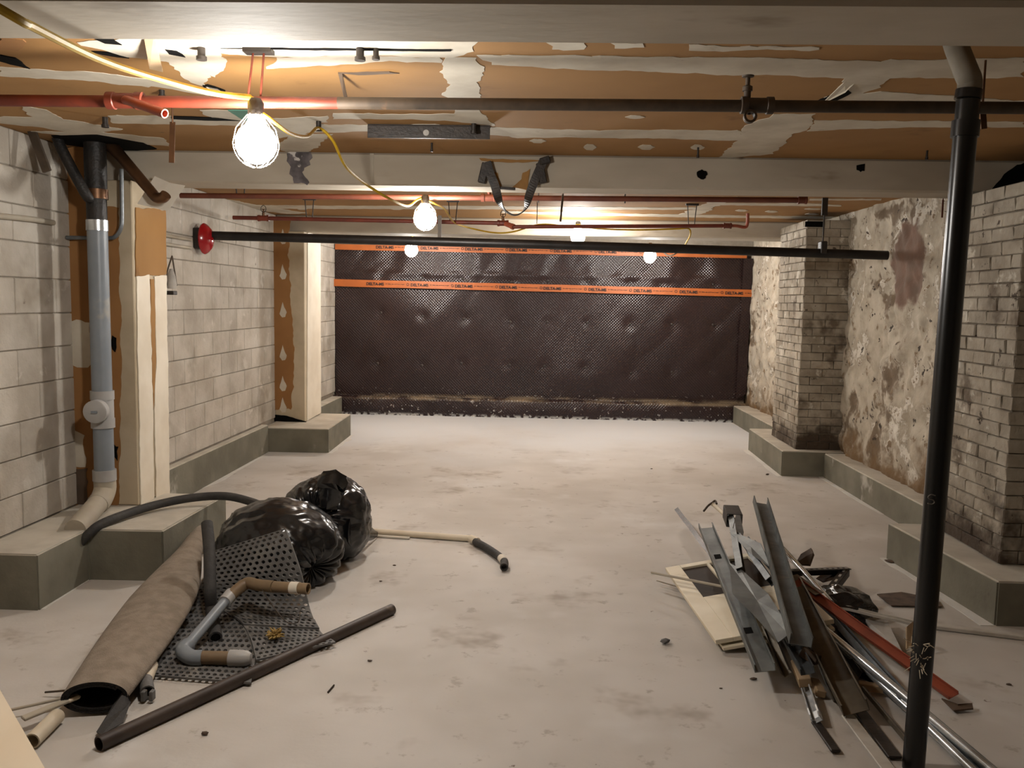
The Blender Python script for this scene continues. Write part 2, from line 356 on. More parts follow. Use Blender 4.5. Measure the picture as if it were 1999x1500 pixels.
# brick pilasters on the right
BRC = {}
def brick_mesh(L_, h, t, var):
    k = (round(L_, 3), round(h, 4), round(t, 3), var)
    if k not in BRC:
        mb = MB(); mb.box((0, 0, 0), (L_, t, h), ch=.004); r = random.Random(var*7+3)
        mb.v = [(x+r.uniform(-.003, .003), y+r.uniform(-.003, .003), z+r.uniform(-.002, .002)) for x, y, z in mb.v]
        BRC[k] = mb.build('brick', M['brick'], link=False).data
    return BRC[k]
def pilaster(name, label, X0, Y0, Y1, z0, z1, nc):
    core = MB().box(((X0+.011+XR+.1)/2, (Y0+.011+Y1)/2, (z0+z1)/2), (XR+.1-X0-.018, Y1-Y0-.011, z1-z0)).build(name, M['brickmortar'])
    struct(core, label)
    h = (z1-z0)/nc; g = .0055; t = .10
    def put(cx, cy, cz, L_, along_y):
        o = bpy.data.objects.new('brick', brick_mesh(L_-g, h-g, t-.002, rnd.randrange(4))); COL.objects.link(o)
        o.location = (cx+rnd.uniform(-.004, .003), cy+rnd.uniform(-.003, .003), cz); o.rotation_euler = (0, 0, (math.pi/2 if along_y else 0)+rnd.uniform(-.012, .012))
        attach(o, core)
    for c in range(nc):
        z = z0+h*(c+.5); odd = c % 2
        y = Y0+(t if odd else 0)
        while y < Y1-.04:
            L_ = min(.215 if not (odd and y < Y0+.11) else .215, Y1-y); put(X0+t/2, y+L_/2, z, L_, True); y += .215
        x = X0+(0 if odd else t)
        while x < XR-.03:
            L_ = min(.215, XR+.02-x); put(x+L_/2, Y0+t/2, z, L_, False); x += .215
    return core
pilaster('pillar_3', 'limewashed brick pilaster beside the black standpipe', 2.49, 4.63, 5.55, .235, 2.27, 27)
pilaster('pillar_4', 'limewashed brick pilaster near the dark membrane', 2.45, 8.24, 9.12, .24, 2.40, 28)

PF = [o for o in bpy.data.objects if o.name == 'pillar_4'][0]
mb = MB(); p_ = PY(1590, 438, 8.235); mb.box((p_.x, 8.235, p_.z), (.17, .02, .05)); mb.build('beam_pocket', M['black'], PF)
# curbs and footings (cement), one object each
def slab(name, label, pts, h, m_side=None):
    """prism of a plan outline"""
    mb = MB(); n = len(pts)
    bm = bmesh.new(); vb = [bm.verts.new((x, y, 0)) for x, y in pts]; f = bm.faces.new(vb)
    r = bmesh.ops.extrude_face_region(bm, geom=[f]); 
    for v in r['geom']:
        if isinstance(v, bmesh.types.BMVert): v.co.z = h
    bmesh.ops.bevel(bm, geom=[e for e in bm.edges if all(v.co.z > h-1e-4 for v in e.verts) or abs(e.verts[0].co.z-e.verts[1].co.z) > h/2], offset=.008, segments=2, affect='EDGES')
    bm.verts.index_update(); mb.add([v.co.copy() for v in bm.verts], [[v.index for v in f.verts] for f in bm.faces]); bm.free()
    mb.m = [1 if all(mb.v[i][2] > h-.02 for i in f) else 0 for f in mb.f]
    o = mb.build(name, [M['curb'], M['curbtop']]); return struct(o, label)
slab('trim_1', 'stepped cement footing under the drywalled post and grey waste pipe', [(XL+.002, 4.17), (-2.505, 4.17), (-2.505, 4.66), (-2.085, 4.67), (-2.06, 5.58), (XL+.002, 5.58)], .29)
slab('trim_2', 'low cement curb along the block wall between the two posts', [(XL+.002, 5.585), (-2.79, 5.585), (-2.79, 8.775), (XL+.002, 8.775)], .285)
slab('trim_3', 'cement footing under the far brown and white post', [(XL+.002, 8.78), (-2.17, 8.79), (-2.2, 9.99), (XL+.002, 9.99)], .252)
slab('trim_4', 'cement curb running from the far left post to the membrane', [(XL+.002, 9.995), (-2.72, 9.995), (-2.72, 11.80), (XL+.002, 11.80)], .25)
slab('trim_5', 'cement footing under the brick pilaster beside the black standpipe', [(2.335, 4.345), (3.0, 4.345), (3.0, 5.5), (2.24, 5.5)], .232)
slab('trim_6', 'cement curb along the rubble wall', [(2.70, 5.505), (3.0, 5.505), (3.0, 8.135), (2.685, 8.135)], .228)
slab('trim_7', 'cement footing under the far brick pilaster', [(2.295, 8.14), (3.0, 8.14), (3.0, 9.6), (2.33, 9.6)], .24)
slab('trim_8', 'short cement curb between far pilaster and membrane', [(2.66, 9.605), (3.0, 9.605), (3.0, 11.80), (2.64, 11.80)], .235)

# beams
def beam(name, label, y0, y1, zb):
    o = MB().box((0, (y0+y1)/2, (zb+ZC)/2), (XR-XL+.0, y1-y0, ZC-zb), ch=.012).build(name, M['beam']); return struct(o, label)
b1 = beam('beam_1', 'off-white boxed beam overhead at the top of the view', 2.10, 2.425, 2.295)
b2 = beam('beam_2', 'off-white boxed beam with hanging black strap', 5.30, 5.58, 2.283)
b3 = beam('beam_3', 'off-white boxed beam above the membrane', 9.32, 9.72, 2.30)

# posts on the left
def post(name, label, x1, y0, y1, z0, z1, m):
    o = MB().box(((XL+x1)/2, (y0+y1)/2, (z0+z1)/2), (x1-XL-.004, y1-y0, z1-z0), ch=.006).build(name, m); return struct(o, label)
p1 = post('pillar_1', 'drywalled post behind the grey waste pipe', -2.475, 5.22, 5.60, .292, 2.282, M['pillar'])
p2 = post('pillar_2', 'far drywalled post, brown paper face and white edge', -2.535, 9.25, 9.92, .254, 2.298, M['pillar'])

# ---- ragged thin sheets (joint compound, paper, stains of paint) laid on a surface
def jag(pts, n=6, amp=.012, seed=0):
    out = []; k = len(pts)
    for i in range(k):
        a, b = pts[i], pts[(i+1) % k]
        L_ = math.hypot(b[0]-a[0], b[1]-a[1]); nn = max(2, min(70, int(L_/.028)))
        nx, ny = -(b[1]-a[1])/max(L_, 1e-6), (b[0]-a[0])/max(L_, 1e-6)
        for j in range(nn):
            t = j/nn; d = amp*(noise.noise(V((a[0]*3+t*L_*7, a[1]*5+seed, i*1.7)))+.7*noise.noise(V((t*L_*22, seed*2.3, i+.5)))+.35*noise.noise(V((t*L_*60, seed*1.3, i+.9))))*1.6 if j else 0
            out.append((a[0]+(b[0]-a[0])*t+nx*d, a[1]+(b[1]-a[1])*t+ny*d))
    return out
def sheet(name, pts2, to3, m, parent, th=.003, jagged=.012, seed=0):
    pp = jag(pts2, amp=jagged, seed=seed) if jagged else pts2
    bm = bmesh.new(); vs = [bm.verts.new(to3(a, b, 0)) for a, b in pp]; f = bm.faces.new(vs)
    r = bmesh.ops.extrude_face_region(bm, geom=[f]); top = [g for g in r['geom'] if isinstance(g, bmesh.types.BMVert)]
    off = V(to3(pp[0][0], pp[0][1], th))-V(to3(pp[0][0], pp[0][1], 0))
    for v in top: v.co += off
    bmesh.ops.triangulate(bm, faces=bm.faces[:]); bmesh.ops.recalc_face_normals(bm, faces=bm.faces[:])
    me = bpy.data.meshes.new(name); bm.to_mesh(me); bm.free(); me.materials.append(m)
    o = bpy.data.objects.new(name, me); COL.objects.link(o); attach(o, parent); return o
SEED = [0]
def ceil_patch(px, m='mud', name='joint_compound', th=.002, j=.014):
    SEED[0] += 1; th = th+SEED[0]*.00003
    pts = [P(x, y, ZC) for x, y in px]
    return sheet(name, [(p.x, p.y) for p in pts], lambda a, b, t: (a, b, ZC+.0005-t), M[m], ce, th, j, SEED[0]*3.1)
def beam_patch(px, Y, parent, m='mud', name='paint_patch', th=.002, j=.006):
    SEED[0] += 1; th = th+SEED[0]*.00003
    pts = [PY(x, y, Y) for x, y in px]
    return sheet(name, [(p.x, p.z) for p in pts], lambda a, b, t: (a, Y+.0005-t, b), M[m], parent, th, j, SEED[0]*3.1)
def side_patch(px, X, parent, m='mud', name='paint_patch', th=.002, j=.006):
    SEED[0] += 1; th = th+SEED[0]*.00003
    pts = [PX(x, y, X) for x, y in px]
    return sheet(name, [(p.y, p.z) for p in pts], lambda a, b, t: (X-.0005+t, a, b), M[m], parent, th, j, SEED[0]*3.1)

# ceiling bay between beams 1 and 2
for px in [
    [(620, 62), (950, 62), (925, 100), (880, 112), (700, 108), (560, 110), (300, 98), (300, 62)],
    [(930, 107), (1140, 108), (1345, 112), (1500, 112), (1720, 120), (1860, 114), (1999, 112), (1999, 150), (1870, 152), (1640, 152), (1480, 146), (1340, 143), (1100, 133), (960, 126)],
    [(870, 112), (930, 112), (945, 134), (930, 160), (940, 185), (935, 205), (950, 228), (965, 246), (880, 236), (890, 205), (862, 185), (880, 165), (858, 140)],
    [(540, 112), (700, 108), (858, 112), (862, 122), (760, 118), (640, 128), (520, 134)],
    [(1060, 78), (1078, 96), (1100, 98), (1140, 96), (1142, 78)],
    [(1190, 82), (1255, 84), (1258, 92), (1200, 94)],
    [(650, 221), (780, 223), (890, 222), (880, 236), (780, 233), (650, 232)],
    [(560, 240), (700, 244), (850, 242), (935, 248), (1150, 254), (1440, 254), (1445, 274), (1200, 269), (1000, 268), (930, 262), (720, 256), (620, 258), (540, 270), (500, 262)],
    [(560, 262), (650, 262), (620, 285), (600, 300), (560, 300), (540, 284)],
    [(1600, 205), (1660, 148), (1740, 150), (1720, 170), (1660, 190), (1640, 206)],
    [(1510, 222), (1592, 222), (1575, 254), (1545, 262), (1530, 282), (1510, 300), (1400, 310), (1440, 275), (1450, 250), (1490, 232)],
    [(1590, 234), (1720, 236), (1999, 238), (1999, 248), (1800, 248), (1640, 252), (1575, 256)],
    [(1630, 188), (1720, 178), (1930, 192), (1999, 196), (1999, 204), (1640, 206)],
    [(1345, 86), (1600, 92), (1600, 96), (1345, 98)],
    [(150, 82), (330, 66), (420, 66), (440, 130), (420, 150), (340, 120), (230, 108), (180, 92)],
    [(0, 130), (90, 138), (200, 142), (300, 158), (290, 170), (160, 156), (40, 150), (0, 148)],
    [(60, 134), (180, 140), (290, 154), (400, 178), (420, 190), (280, 164), (120, 152)],
    [(40, 206), (90, 214), (130, 236), (110, 240), (60, 226)],
    [(0, 228), (80, 228), (150, 236), (240, 252), (170, 262), (60, 246), (0, 240)],
    [(210, 226), (330, 226), (420, 232), (520, 232), (640, 226), (640, 238), (500, 246), (330, 242), (220, 240)],
    [(390, 215), (480, 215), (500, 236), (430, 240)],
    [(60, 256), (200, 258), (320, 270), (330, 285), (200, 276)],
    [(296, 92), (430, 98), (430, 128), (412, 150), (398, 168), (372, 160), (340, 134), (300, 112)],
]: ceil_patch(px)
for (cx, cy, rx, ry) in [(1050, 275, 17, 4), (1152, 287, 13, 6), (1262, 287, 17, 5), (1362, 287, 14, 5), (1240, 228, 20, 3)]:
    ceil_patch([(cx-rx, cy), (cx-rx*.4, cy-ry), (cx+rx*.5, cy-ry*.8), (cx+rx, cy), (cx+rx*.4, cy+ry), (cx-rx*.5, cy+ry*.9)], name='screw_dab', j=.006)
# bay between beams 2 and 3
for px in [
    [(380, 378), (700, 380), (960, 384), (960, 388), (700, 388), (380, 386)],
    [(450, 400), (700, 402), (960, 402), (1200, 404), (1360, 405), (1360, 409), (1100, 409), (800, 408), (450, 407)],
    [(980, 412), (1340, 419), (1700, 424), (1700, 428), (1340, 424), (980, 416)],
    [(1410, 385), (1440, 384), (1415, 396), (1400, 402), (1375, 416), (1330, 424), (1320, 420), (1355, 408), (1380, 395)],
    [(1580, 388), (1720, 388), (1720, 391), (1580, 391)],
    [(1400, 396), (1580, 397), (1640, 400), (1640, 403), (1500, 401), (1400, 400)],
    [(1640, 428), (1730, 400), (1840, 378), (1870, 378), (1760, 402), (1680, 428)],
    [(360, 372), (420, 384), (520, 404), (600, 416), (560, 418), (460, 404), (380, 388)],
]: ceil_patch(px, j=.02)
for (cx, cy, rx, ry) in [(1448, 411, 13, 2), (1506, 413, 13, 2), (1585, 418, 14, 1.6), (1588, 408, 18, 1.5), (590, 408, 10, 1.6), (735, 406, 12, 1.8), (775, 408, 12, 1.5)]:
    ceil_patch([(cx-rx, cy), (cx-rx*.4, cy-ry), (cx+rx*.5, cy-ry*.8), (cx+rx, cy), (cx+rx*.4, cy+ry), (cx-rx*.5, cy+ry*.9)], name='screw_dab', j=.004)
# torn openings in the ceiling drywall
for px in [
    [(168, 66), (215, 72), (238, 86), (205, 83)], [(322, 95), (345, 98), (362, 110), (330, 104)], [(395, 165), (405, 164), (440, 176), (425, 181), (405, 176)],
    [(178, 99), (215, 101), (252, 112), (230, 110), (200, 105)], [(0, 106), (30, 112), (58, 133), (20, 124), (0, 118)],
    [(335, 226), (420, 229), (470, 235), (400, 234), (335, 231)], [(1585, 202), (1610, 190), (1655, 172), (1662, 180), (1630, 196), (1612, 202)],
    [(430, 93), (520, 92), (700, 94), (880, 95), (880, 98), (600, 96)],
    [(100, 264), (190, 262), (280, 278), (306, 290), (240, 296), (130, 282)],
]: ceil_patch(px, 'black', 'torn_gap', .0035, .004)
ceil_patch([(445, 214), (500, 214), (500, 232), (478, 234)], 'green', 'green_board', .0045, .003)
ceil_patch([(0, 70), (45, 76), (35, 98), (0, 94)], 'darktan', 'paper_scar', .003, .01)
ceil_patch([(660, 141), (760, 139), (780, 142), (700, 145)], 'darkwood', 'paper_tear', .003, .004)
def flap(px, dz, m, name, parent):
    a = [P(x, y, ZC) for x, y in px[:2]]; b = [P(x, y, ZC-dz) for x, y in px[2:]]
    mb = MB(); q = [a[0], a[1], b[0], b[1]]; n = (q[1]-q[0]).cross(q[2]-q[1]).normalized()*.002
    mb.add([v+n for v in q]+[v-n for v in q], [(0, 1, 2, 3), (7, 6, 5, 4), (0, 4, 5, 1), (1, 5, 6, 2), (2, 6, 7, 3), (3, 7, 4, 0)]); return mb.build(name, M[m], parent)
flap([(280, 66), (300, 64), (318, 140), (292, 134)], .05, 'wood', 'hanging_lath', ce)
flap([(660, 142), (668, 142), (678, 190), (671, 188)], .06, 'darkwood', 'hanging_paper', ce)
flap([(400, 168), (420, 172), (446, 188), (428, 186)], .04, 'paper', 'torn_paper', ce)
flap([(1650, 158), (1668, 162), (1650, 180), (1604, 203)], .012, 'mud', 'torn_compound', ce)

# paint and scars on the beams
for px, m, nm in [
    ([(935, 309), (1065, 314), (1040, 316), (1000, 318), (940, 314)], 'tan', 'tan_paper'),
    ([(962, 338), (972, 338), (980, 365), (968, 366)], 'tan', 'tan_paper'), ([(1020, 338), (1035, 330), (1030, 372), (1000, 366), (1018, 350)], 'tan', 'tan_paper'),
    ([(560, 300), (568, 294), (582, 295), (594, 292), (606, 297), (610, 308), (604, 314), (606, 322), (594, 328), (590, 336), (596, 346), (604, 356), (600, 362), (588, 357), (574, 358), (572, 346), (565, 340), (568, 326), (560, 315)], 'scar', 'scorched_scar'),
    ([(575, 286), (602, 284), (602, 290), (576, 292)], 'paper', 'torn_paper'),
    ([(722, 300), (730, 300), (729, 358), (723, 358)], 'pvcdust', 'stain_strip'),
    ([(1360, 340), (1363, 334), (1370, 331), (1378, 334), (1381, 341), (1377, 348), (1368, 350), (1362, 346)], 'black', 'round_hole'),
    ([(1672, 323), (1688, 320), (1687, 334), (1680, 336), (1672, 332)], 'black', 'square_hole'),
    ([(1937, 368), (1960, 340), (1985, 322), (1999, 318), (1999, 385), (1940, 388)], 'black', 'beam_pocket'),
]: beam_patch(px, 5.30, b2, m, nm, .003, .004)
beam_patch([(1005, 442), (1040, 440), (1036, 444), (1004, 446)], 9.32, b3, 'pvcdust', 'paint_crack', .002, .003)
# paper and compound on the posts
for px, m, nm, th in [
    ([(104, 470), (231, 466), (238, 700), (232, 985), (120, 998)], 'darktan', 'brown_paper', .003), ([(112, 290), (200, 285), (205, 410), (104, 410)], 'darktan', 'brown_paper', .003),
    ([(104, 410), (232, 406), (232, 466), (104, 470)], 'darktan', 'brown_paper', .0025),
    ([(110, 634), (125, 628), (150, 624), (176, 630), (178, 712), (165, 718), (140, 712), (112, 702)], 'mud', 'compound_patch', .006), ([(120, 838), (140, 834), (166, 850), (168, 912), (118, 912)], 'mud', 'compound_patch', .006),
    ([(118, 912), (172, 914), (172, 985), (120, 980)], 'darkwood', 'bare_wood', .006), ([(220, 655), (228, 660), (226, 688), (220, 682)], 'black', 'torn_gap', .006), ([(224, 868), (232, 872), (230, 900), (224, 892)], 'black', 'torn_gap', .006),
]: beam_patch(px, 5.22, p1, m, nm, th, .008)
for px, m, nm, th in [
    ([(264, 405), (322, 410), (324, 535), (264, 540)], 'tan', 'tan_paper', .003), ([(265, 540), (290, 536), (295, 700), (300, 985), (274, 990)], 'whitepaint', 'white_compound', .004), ([(300, 540), (324, 538), (330, 965), (304, 980), (300, 800), (304, 700)], 'whitepaint', 'white_compound', .004),
    ([(292, 545), (299, 545), (303, 700), (298, 800), (294, 700)], 'tan', 'tan_seam', .005),
]: side_patch(px, -2.475, p1, m, nm, th, .006)
beam_patch([(507, 428), (567, 428), (563, 470), (565, 520), (568, 600), (572, 640), (574, 700), (572, 745), (568, 800), (508, 802)], 9.25, p2, 'darktan', 'brown_paper', .003, .012)
for cy in (463, 532, 606, 690, 750, 792):
    beam_patch([(552, cy-16), (555, cy-6), (560, cy+4), (557, cy+13), (551, cy+14), (546, cy+7), (549, cy-4)], 9.25, p2, 'mud', 'screw_dab', .0045, .003)
side_patch([(600, 455), (625, 455), (626, 806), (599, 822)], -2.535, p2, 'whitepaint', 'white_paint', .003, .002)
beam_patch([(508, 808), (560, 812), (598, 823), (598, 826), (508, 820)], 9.25, p2, 'black', 'torn_gap', .006, .003)

# white cement dust swept along the foot of curbs and footings
def dust_line(pts, w0):
    SEED[0] += 1; th = .001+SEED[0]*.00001; q = [P(x, y, 0) for x, y in pts]; a = []; b = []
    for i in range(len(q)-1):
        d = q[i+1]-q[i]; n = V((-d.y, d.x, 0)).normalized()
        if n.x*(0-q[i].x) < 0: n = -n
        for k in range(8):
            t = k/7; p = q[i].lerp(q[i+1], t); ww = w0*(.55+.9*abs(noise.noise(V((p.x*4, p.y*4, SEED[0])))))
            a.append((p.x-n.x*.01, p.y-n.y*.01)); b.append((p.x+n.x*ww, p.y+n.y*ww))
    sheet('cement_dust', a+b[::-1], lambda x, y, t: (x, y, t), M['dust'], fl, th, 0, SEED[0])
for pts, w0 in [([(1432, 826), (1498, 856)], .05), ([(1461, 879), (1525, 931)], .06), ([(1605, 931), (1729, 1005)], .06), ([(1729, 1090), (1940, 1222)], .07), ([(338, 972), (410, 945), (505, 893)], .06), ([(639, 885), (683, 850)], .07), ([(76, 1190), (168, 1128)], .05)]: dust_line(pts, w0)

# ================================================================== MEMBRANE on the back wall
def membrane():
    root = empty('dimpled_membrane', (0, 12.0, 0), 'dark brown dimpled drainage membrane covering the whole back wall', 'membrane')
    x0, x1 = -2.855, 2.82
    fast = [(322, 308), (500, 315), (672, 322), (885, 335), (1042, 330), (1215, 335), (1400, 335), (1530, 345), (1760, 345),
            (320, 468), (500, 483), (680, 495), (880, 508), (1040, 508), (1213, 511), (1400, 517), (1580, 518), (1758, 520), (1908, 515),
            (305, 688), (497, 697), (668, 687), (878, 695), (1028, 700), (1207, 706), (1403, 730), (1580, 725), (1745, 724)]
    FP = [PY(600+a/2.2211, 400+b/2.222, 12.0) for a, b in fast]
    prof = []
    nv = 120
    for j in range(nv+1):
        t = j/nv
        if t < .16:
            s = t/.16; z = .235*s; y = 11.83+.02*math.sin(s*math.pi)*-1
        elif t < .22:
            s = (t-.16)/.06; y = 11.83+.16*s; z = .235+.025*math.sin(s*math.pi)
        else:
            s = (t-.22)/.78; y = 11.99+.01*s; z = .235+(2.335-.235)*s
        prof.append((y, z, t))
    nx = 260; vs = []
    for i in range(nx+1):
        x = x0+(x1-x0)*i/nx
        for (y, z, t) in prof:
            d = 0
            if t > .2:
                f_ = .5+.5*math.sin(math.pi*min(1, (t-.2)/.2)-math.pi/2)
                d += f_*(.020*noise.noise(V((x*1.6+z*1.2, z*1.1, 2)))+.022*abs(noise.noise(V((x*2.2-z*1.6, z*.9+4, 6)))))
                if z > 1.87: d += .030*noise.noise(V((x*3.2, z*.8, 9)))*min(1, (z-1.87)/.1)
                if abs(z-1.95) < .06: d += .010*(1-abs(z-1.95)/.06)
                for p in FP:
                    q = ((x-p.x)/.10)**2+((z-p.z)/.10)**2
                    if q < 4: d -= .016*math.exp(-q*1.6)
            else:
                d += .03*noise.noise(V((x*1.3, t*6, 3)))+.012*noise.noise(V((x*6, t*9, 1)))
            vs.append((x, y-d, z+(.02*noise.noise(V((x*1.4, 7, 2))) if .1 < t < .3 else 0)))
    n = nv+1
    mb = MB(); mb.add(vs, [(i*n+j, (i+1)*n+j, (i+1)*n+j+1, i*n+j+1) for i in range(nx) for j in range(nv)])
    sh = mb.build('sheet', M['membrane'], root, smooth=False); sh.data.polygons.foreach_set('use_smooth', [True]*len(sh.data.polygons))
    for p in FP:
        mb = MB(); mb.lathe([(.017, 0), (.016, .006), (.009, .010), (.0, .011)], (p.x, 11.998, p.z), (0, -1, 0), 10); mb.build('fastener', M['iron'], root, True)
    # lettering
    cu = bpy.data.curves.new('lettering', 'FONT'); cu.body = 'DELTA-MS'; cu.size = .062; cu.extrude = .0006; cu.offset = .0022
    to = bpy.data.objects.new('lettering', cu); COL.objects.link(to); bpy.context.view_layer.update()
    tm = bpy.data.meshes.new_from_object(to.evaluated_get(bpy.context.evaluated_depsgraph_get())); bpy.data.objects.remove(to)
    tm.materials.clear(); tm.materials.append(M['ink']); wtx = max(v.co.x for v in tm.vertices)
    mbp = MB(); r = random.Random(5); x = 0
    while x < .26:
        l = r.uniform(.006, .016); mbp.box((x+l/2, 0, r.uniform(-.002, .002)), (l, .001, r.uniform(.004, .011))); x += l+r.uniform(.003, .008)
    pm = mbp.build('small_print', M['ink'], link=False).data
    mbr = MB(); mbr.lathe([(.013, 0), (.013, .001), (.019, .001), (.019, 0)], (0, 0, 0), (0, -1, 0), 14, (False, False)); rm = mbr.build('ring_mark', M['ink'], link=False).data
    def tape(px0, px1, w0, starts, yofs, label):
        a = PY(*px0, 11.945); b = PY(*px1, 11.945); nt_ = 60; vs = []
        for i in range(nt_+1):
            t = i/nt_; c = a.lerp(b, t)
            for s in (-1, 1):
                for yy in (0, .0015): vs.append((c.x, 11.942+yy+.004*noise.noise(V((c.x*2, 0, 5))), c.z+s*w0/2+.003*noise.noise(V((c.x*1.5, 3, 5)))))
        fs = []
        for i in range(nt_):
            o = i*4; fs += [(o, o+4, o+6, o+2), (o+1, o+3, o+7, o+5), (o, o+1, o+5, o+4), (o+2, o+6, o+7, o+3)]
        fs += [(0, 2, 3, 1), (nt_*4, nt_*4+1, nt_*4+3, nt_*4+2)]
        mb = MB(); mb.add(vs, fs); tp = mb.build('tape', M['tape'], root); tp['label'] = label
        sl = math.atan2(b.z-a.z, b.x-a.x)
        for sx in starts:
            p = a.lerp(b, (sx-px0[0])/(px1[0]-px0[0]))
            k = .245/wtx
            o = bpy.data.objects.new('lettering', tm); COL.objects.link(o)
            o.rotation_euler = (math.pi/2, 0, 0); o.rotation_euler = Matrix.Rotation(-sl, 3, 'Y').to_4x4().to_3x3().__matmul__(Matrix.Rotation(math.pi/2, 3, 'X')).to_euler()
            o.scale = (k, k*1.0, 1); o.location = (p.x, 11.936, p.z-.022+yofs); attach(o, tp)
            q = bpy.data.objects.new('small_print', pm); COL.objects.link(q); q.location = (p.x+.27, 11.9362, p.z+.27*math.tan(sl)+yofs); q.rotation_euler = (0, -sl, 0); attach(q, tp)
            g = bpy.data.objects.new('ring_mark', rm); COL.objects.link(g); g.location = (p.x+.575, 11.9362, p.z+.57*math.tan(sl)+yofs); attach(g, tp)
        return tp
    tape((652, 552), (1468, 573), .098, [716, 803.5, 890.4, 977.3, 1063.7, 1151.5, 1239.3, 1328, 1416], 0, 'orange tape across the upper membrane, printed black')
    tape((654, 482), (1458, 499), .075, [735, 823, 910, 997, 1084, 1171], .01, 'orange tape along the top edge of the membrane')
    # folded edge strip at the right
    mb = MB(); q = [PY(1452, 505, 11.955), PY(1470, 505, 11.955), PY(1456, 770, 11.955), PY(1436, 780, 11.955)]
    n_ = 24; rings = []
    for i in range(n_+1):
        t = i/n_; l = q[0].lerp(q[3], t); r_ = q[1].lerp(q[2], t); wv = .012*noise.noise(V((t*9, 2, 1)))
        rings.append([l+V((wv, .01, 0)), l+V((wv, -.004, 0)), r_+V((wv, -.004, 0)), r_+V((wv, .03, 0))])
    mb.rings(rings); mb.build('edge_flap', M['membrane'], root)
    return root
membrane()

# ================================================================== LAMPS: temporary work lights on a yellow cord
def work_light(pos, label, rb=.060, tilt=(0, 0)):
    pos = V(pos); root = empty('work_light', pos, label, 'light', 'work lights strung along the ceiling')
    mb = MB(); prof = []
    for i in range(7): 
        a = math.pi*i/6*.86; prof.append((rb*math.sin(a) if i else .001, -rb*math.cos(a)))
    prof += [(.026, rb*1.12), (.018, rb*1.3)]
    mb.lathe(prof, pos, (0, 0, 1), 12, (False, True)); mb.build('bulb', M['bulb'], root, True)
    mb = MB(); mb.lathe([(.022, rb*1.25), (.027, rb*1.3), (.027, rb*1.9), (.018, rb*2.1), (.0, rb*2.12)], pos, (0, 0, 1), 14); mb.build('socket', M['iron'], root, True)
    for k in range(4):
        a = math.pi*k/4+.3; d = V((math.cos(a), math.sin(a), 0)); R_ = rb*1.07
        pts = []
        for i in range(17):
            t = -math.pi*.5+2*math.pi*i/16*.5
            ph = math.pi*(i/16); pts.append(pos+d*(R_*math.cos(ph))+V((0, 0, -R_*math.sin(ph)*1.08)))
        pts = [pos+d*.027+V((0, 0, rb*1.35)), pos+d*R_*.85+V((0, 0, rb*.7))]+pts+[pos-d*R_*.85+V((0, 0, rb*.7)), pos-d*.027+V((0, 0, rb*1.35))]
        mb = MB(); mb.tube(pts, .0016, 5); mb.build('guard_wire', M['creampipe'], root)
    return root
LP = [PY(500, 280, 3.03), PY(830, 426, 5.80), PY(803, 488, 10.7), PY(1128, 462, 8.85), PY(1269, 500, 10.7)]
for p, lb, rb in zip(LP, ['large lit work light bulb below the red pipe, nearest the viewer', 'lit work light bulb under the second beam, left of the hanging strap', 'lit work light bulb in front of the membrane, left of centre', 'lit work light bulb tucked up against the far beam', 'lit work light bulb in front of the membrane, right of centre'], (.072, .072, .076, .072, .076)):
    work_light(p, lb, rb)
def cord(name, pts, r, m, label, group=None, cat='cable'):
    mb = MB(); mb.tube(bez(pts, 8), r, 8); return tag(mb.build(name, M[m], None, True), label, cat, group)
s0 = LP[0]+V((0, 0, .12)); s1 = LP[1]+V((0, 0, .12))
cord('power_cord', [(-1.6, -.6, 2.44), (-1.42, .9, 2.36), PY(-30, 0, 1.8), PY(60, 50, 1.98), PY(200, 118, 2.35), PY(330, 160, 2.7), PY(420, 182, 2.92), PY(488, 190, 3.10)], .0105, 'yellow', 'thick yellow power cord coming in from the upper left corner', 'yellow cords')
cord('power_cord', [PY(488, 190, 3.10), PY(512, 205, 3.06), s0, PY(535, 238, 3.1), PY(570, 262, 3.6), PY(600, 266, 4.0), PY(622, 250, 4.35), PY(650, 275, 4.4), PY(675, 325, 4.6), PY(715, 360, 5.0), PY(760, 388, 5.2), PY(795, 402, 5.5), PY(815, 390, 5.8), PY(830, 385, 5.85), s1], .0075, 'yellow', 'yellow cord looping from the near work light down to the second', 'yellow cords')
cord('power_cord', [s1, PY(845, 396, 5.95), PY(868, 408, 6.6), PY(884, 432, 7.55), PY(905, 442, 8.0), PY(960, 454, 8.2), PY(1000, 453, 8.2), PY(1040, 441, 8.1), PY(1068, 438, 8.2), PY(1110, 442, 8.6), LP[3]+V((0, 0, .12))], .0075, 'yellow', 'yellow cord sagging along the far red pipe, left of the middle lamp', 'yellow cords')
cord('power_cord', [LP[3]+V((0, 0, .12)), PY(1160, 446, 8.4), PY(1240, 449, 7.95), PY(1320, 447, 7.85), PY(1343, 446, 7.85), PY(1348, 456, 8.0), PY(1342, 470, 8.6), PY(1330, 484, 9.3), PY(1300, 486, 10.2), LP[4]+V((0, 0, .13))], .0075, 'yellow', 'yellow cord running right along the far red pipe then dropping', 'yellow cords')
cord('power_cord', [LP[2]+V((0, 0, .14)), LP[2]+V((.02, -.03, .17)), LP[2]+V((.06, -.02, ZC-LP[2].z))], .0075, 'yellow', 'short yellow lead of the lamp before the membrane, left of centre', 'yellow cords')
mb = MB(); mb.tube(bez([PY(1296, 493, 7.22), PY(1304, 499, 7.17), PY(1314, 498, 7.17), PY(1322, 493, 7.22)], 6), .006, 8); tag(mb.build('white_tie', M['paper'], None, True), 'small white strap hanging under the long black pipe', 'tie')

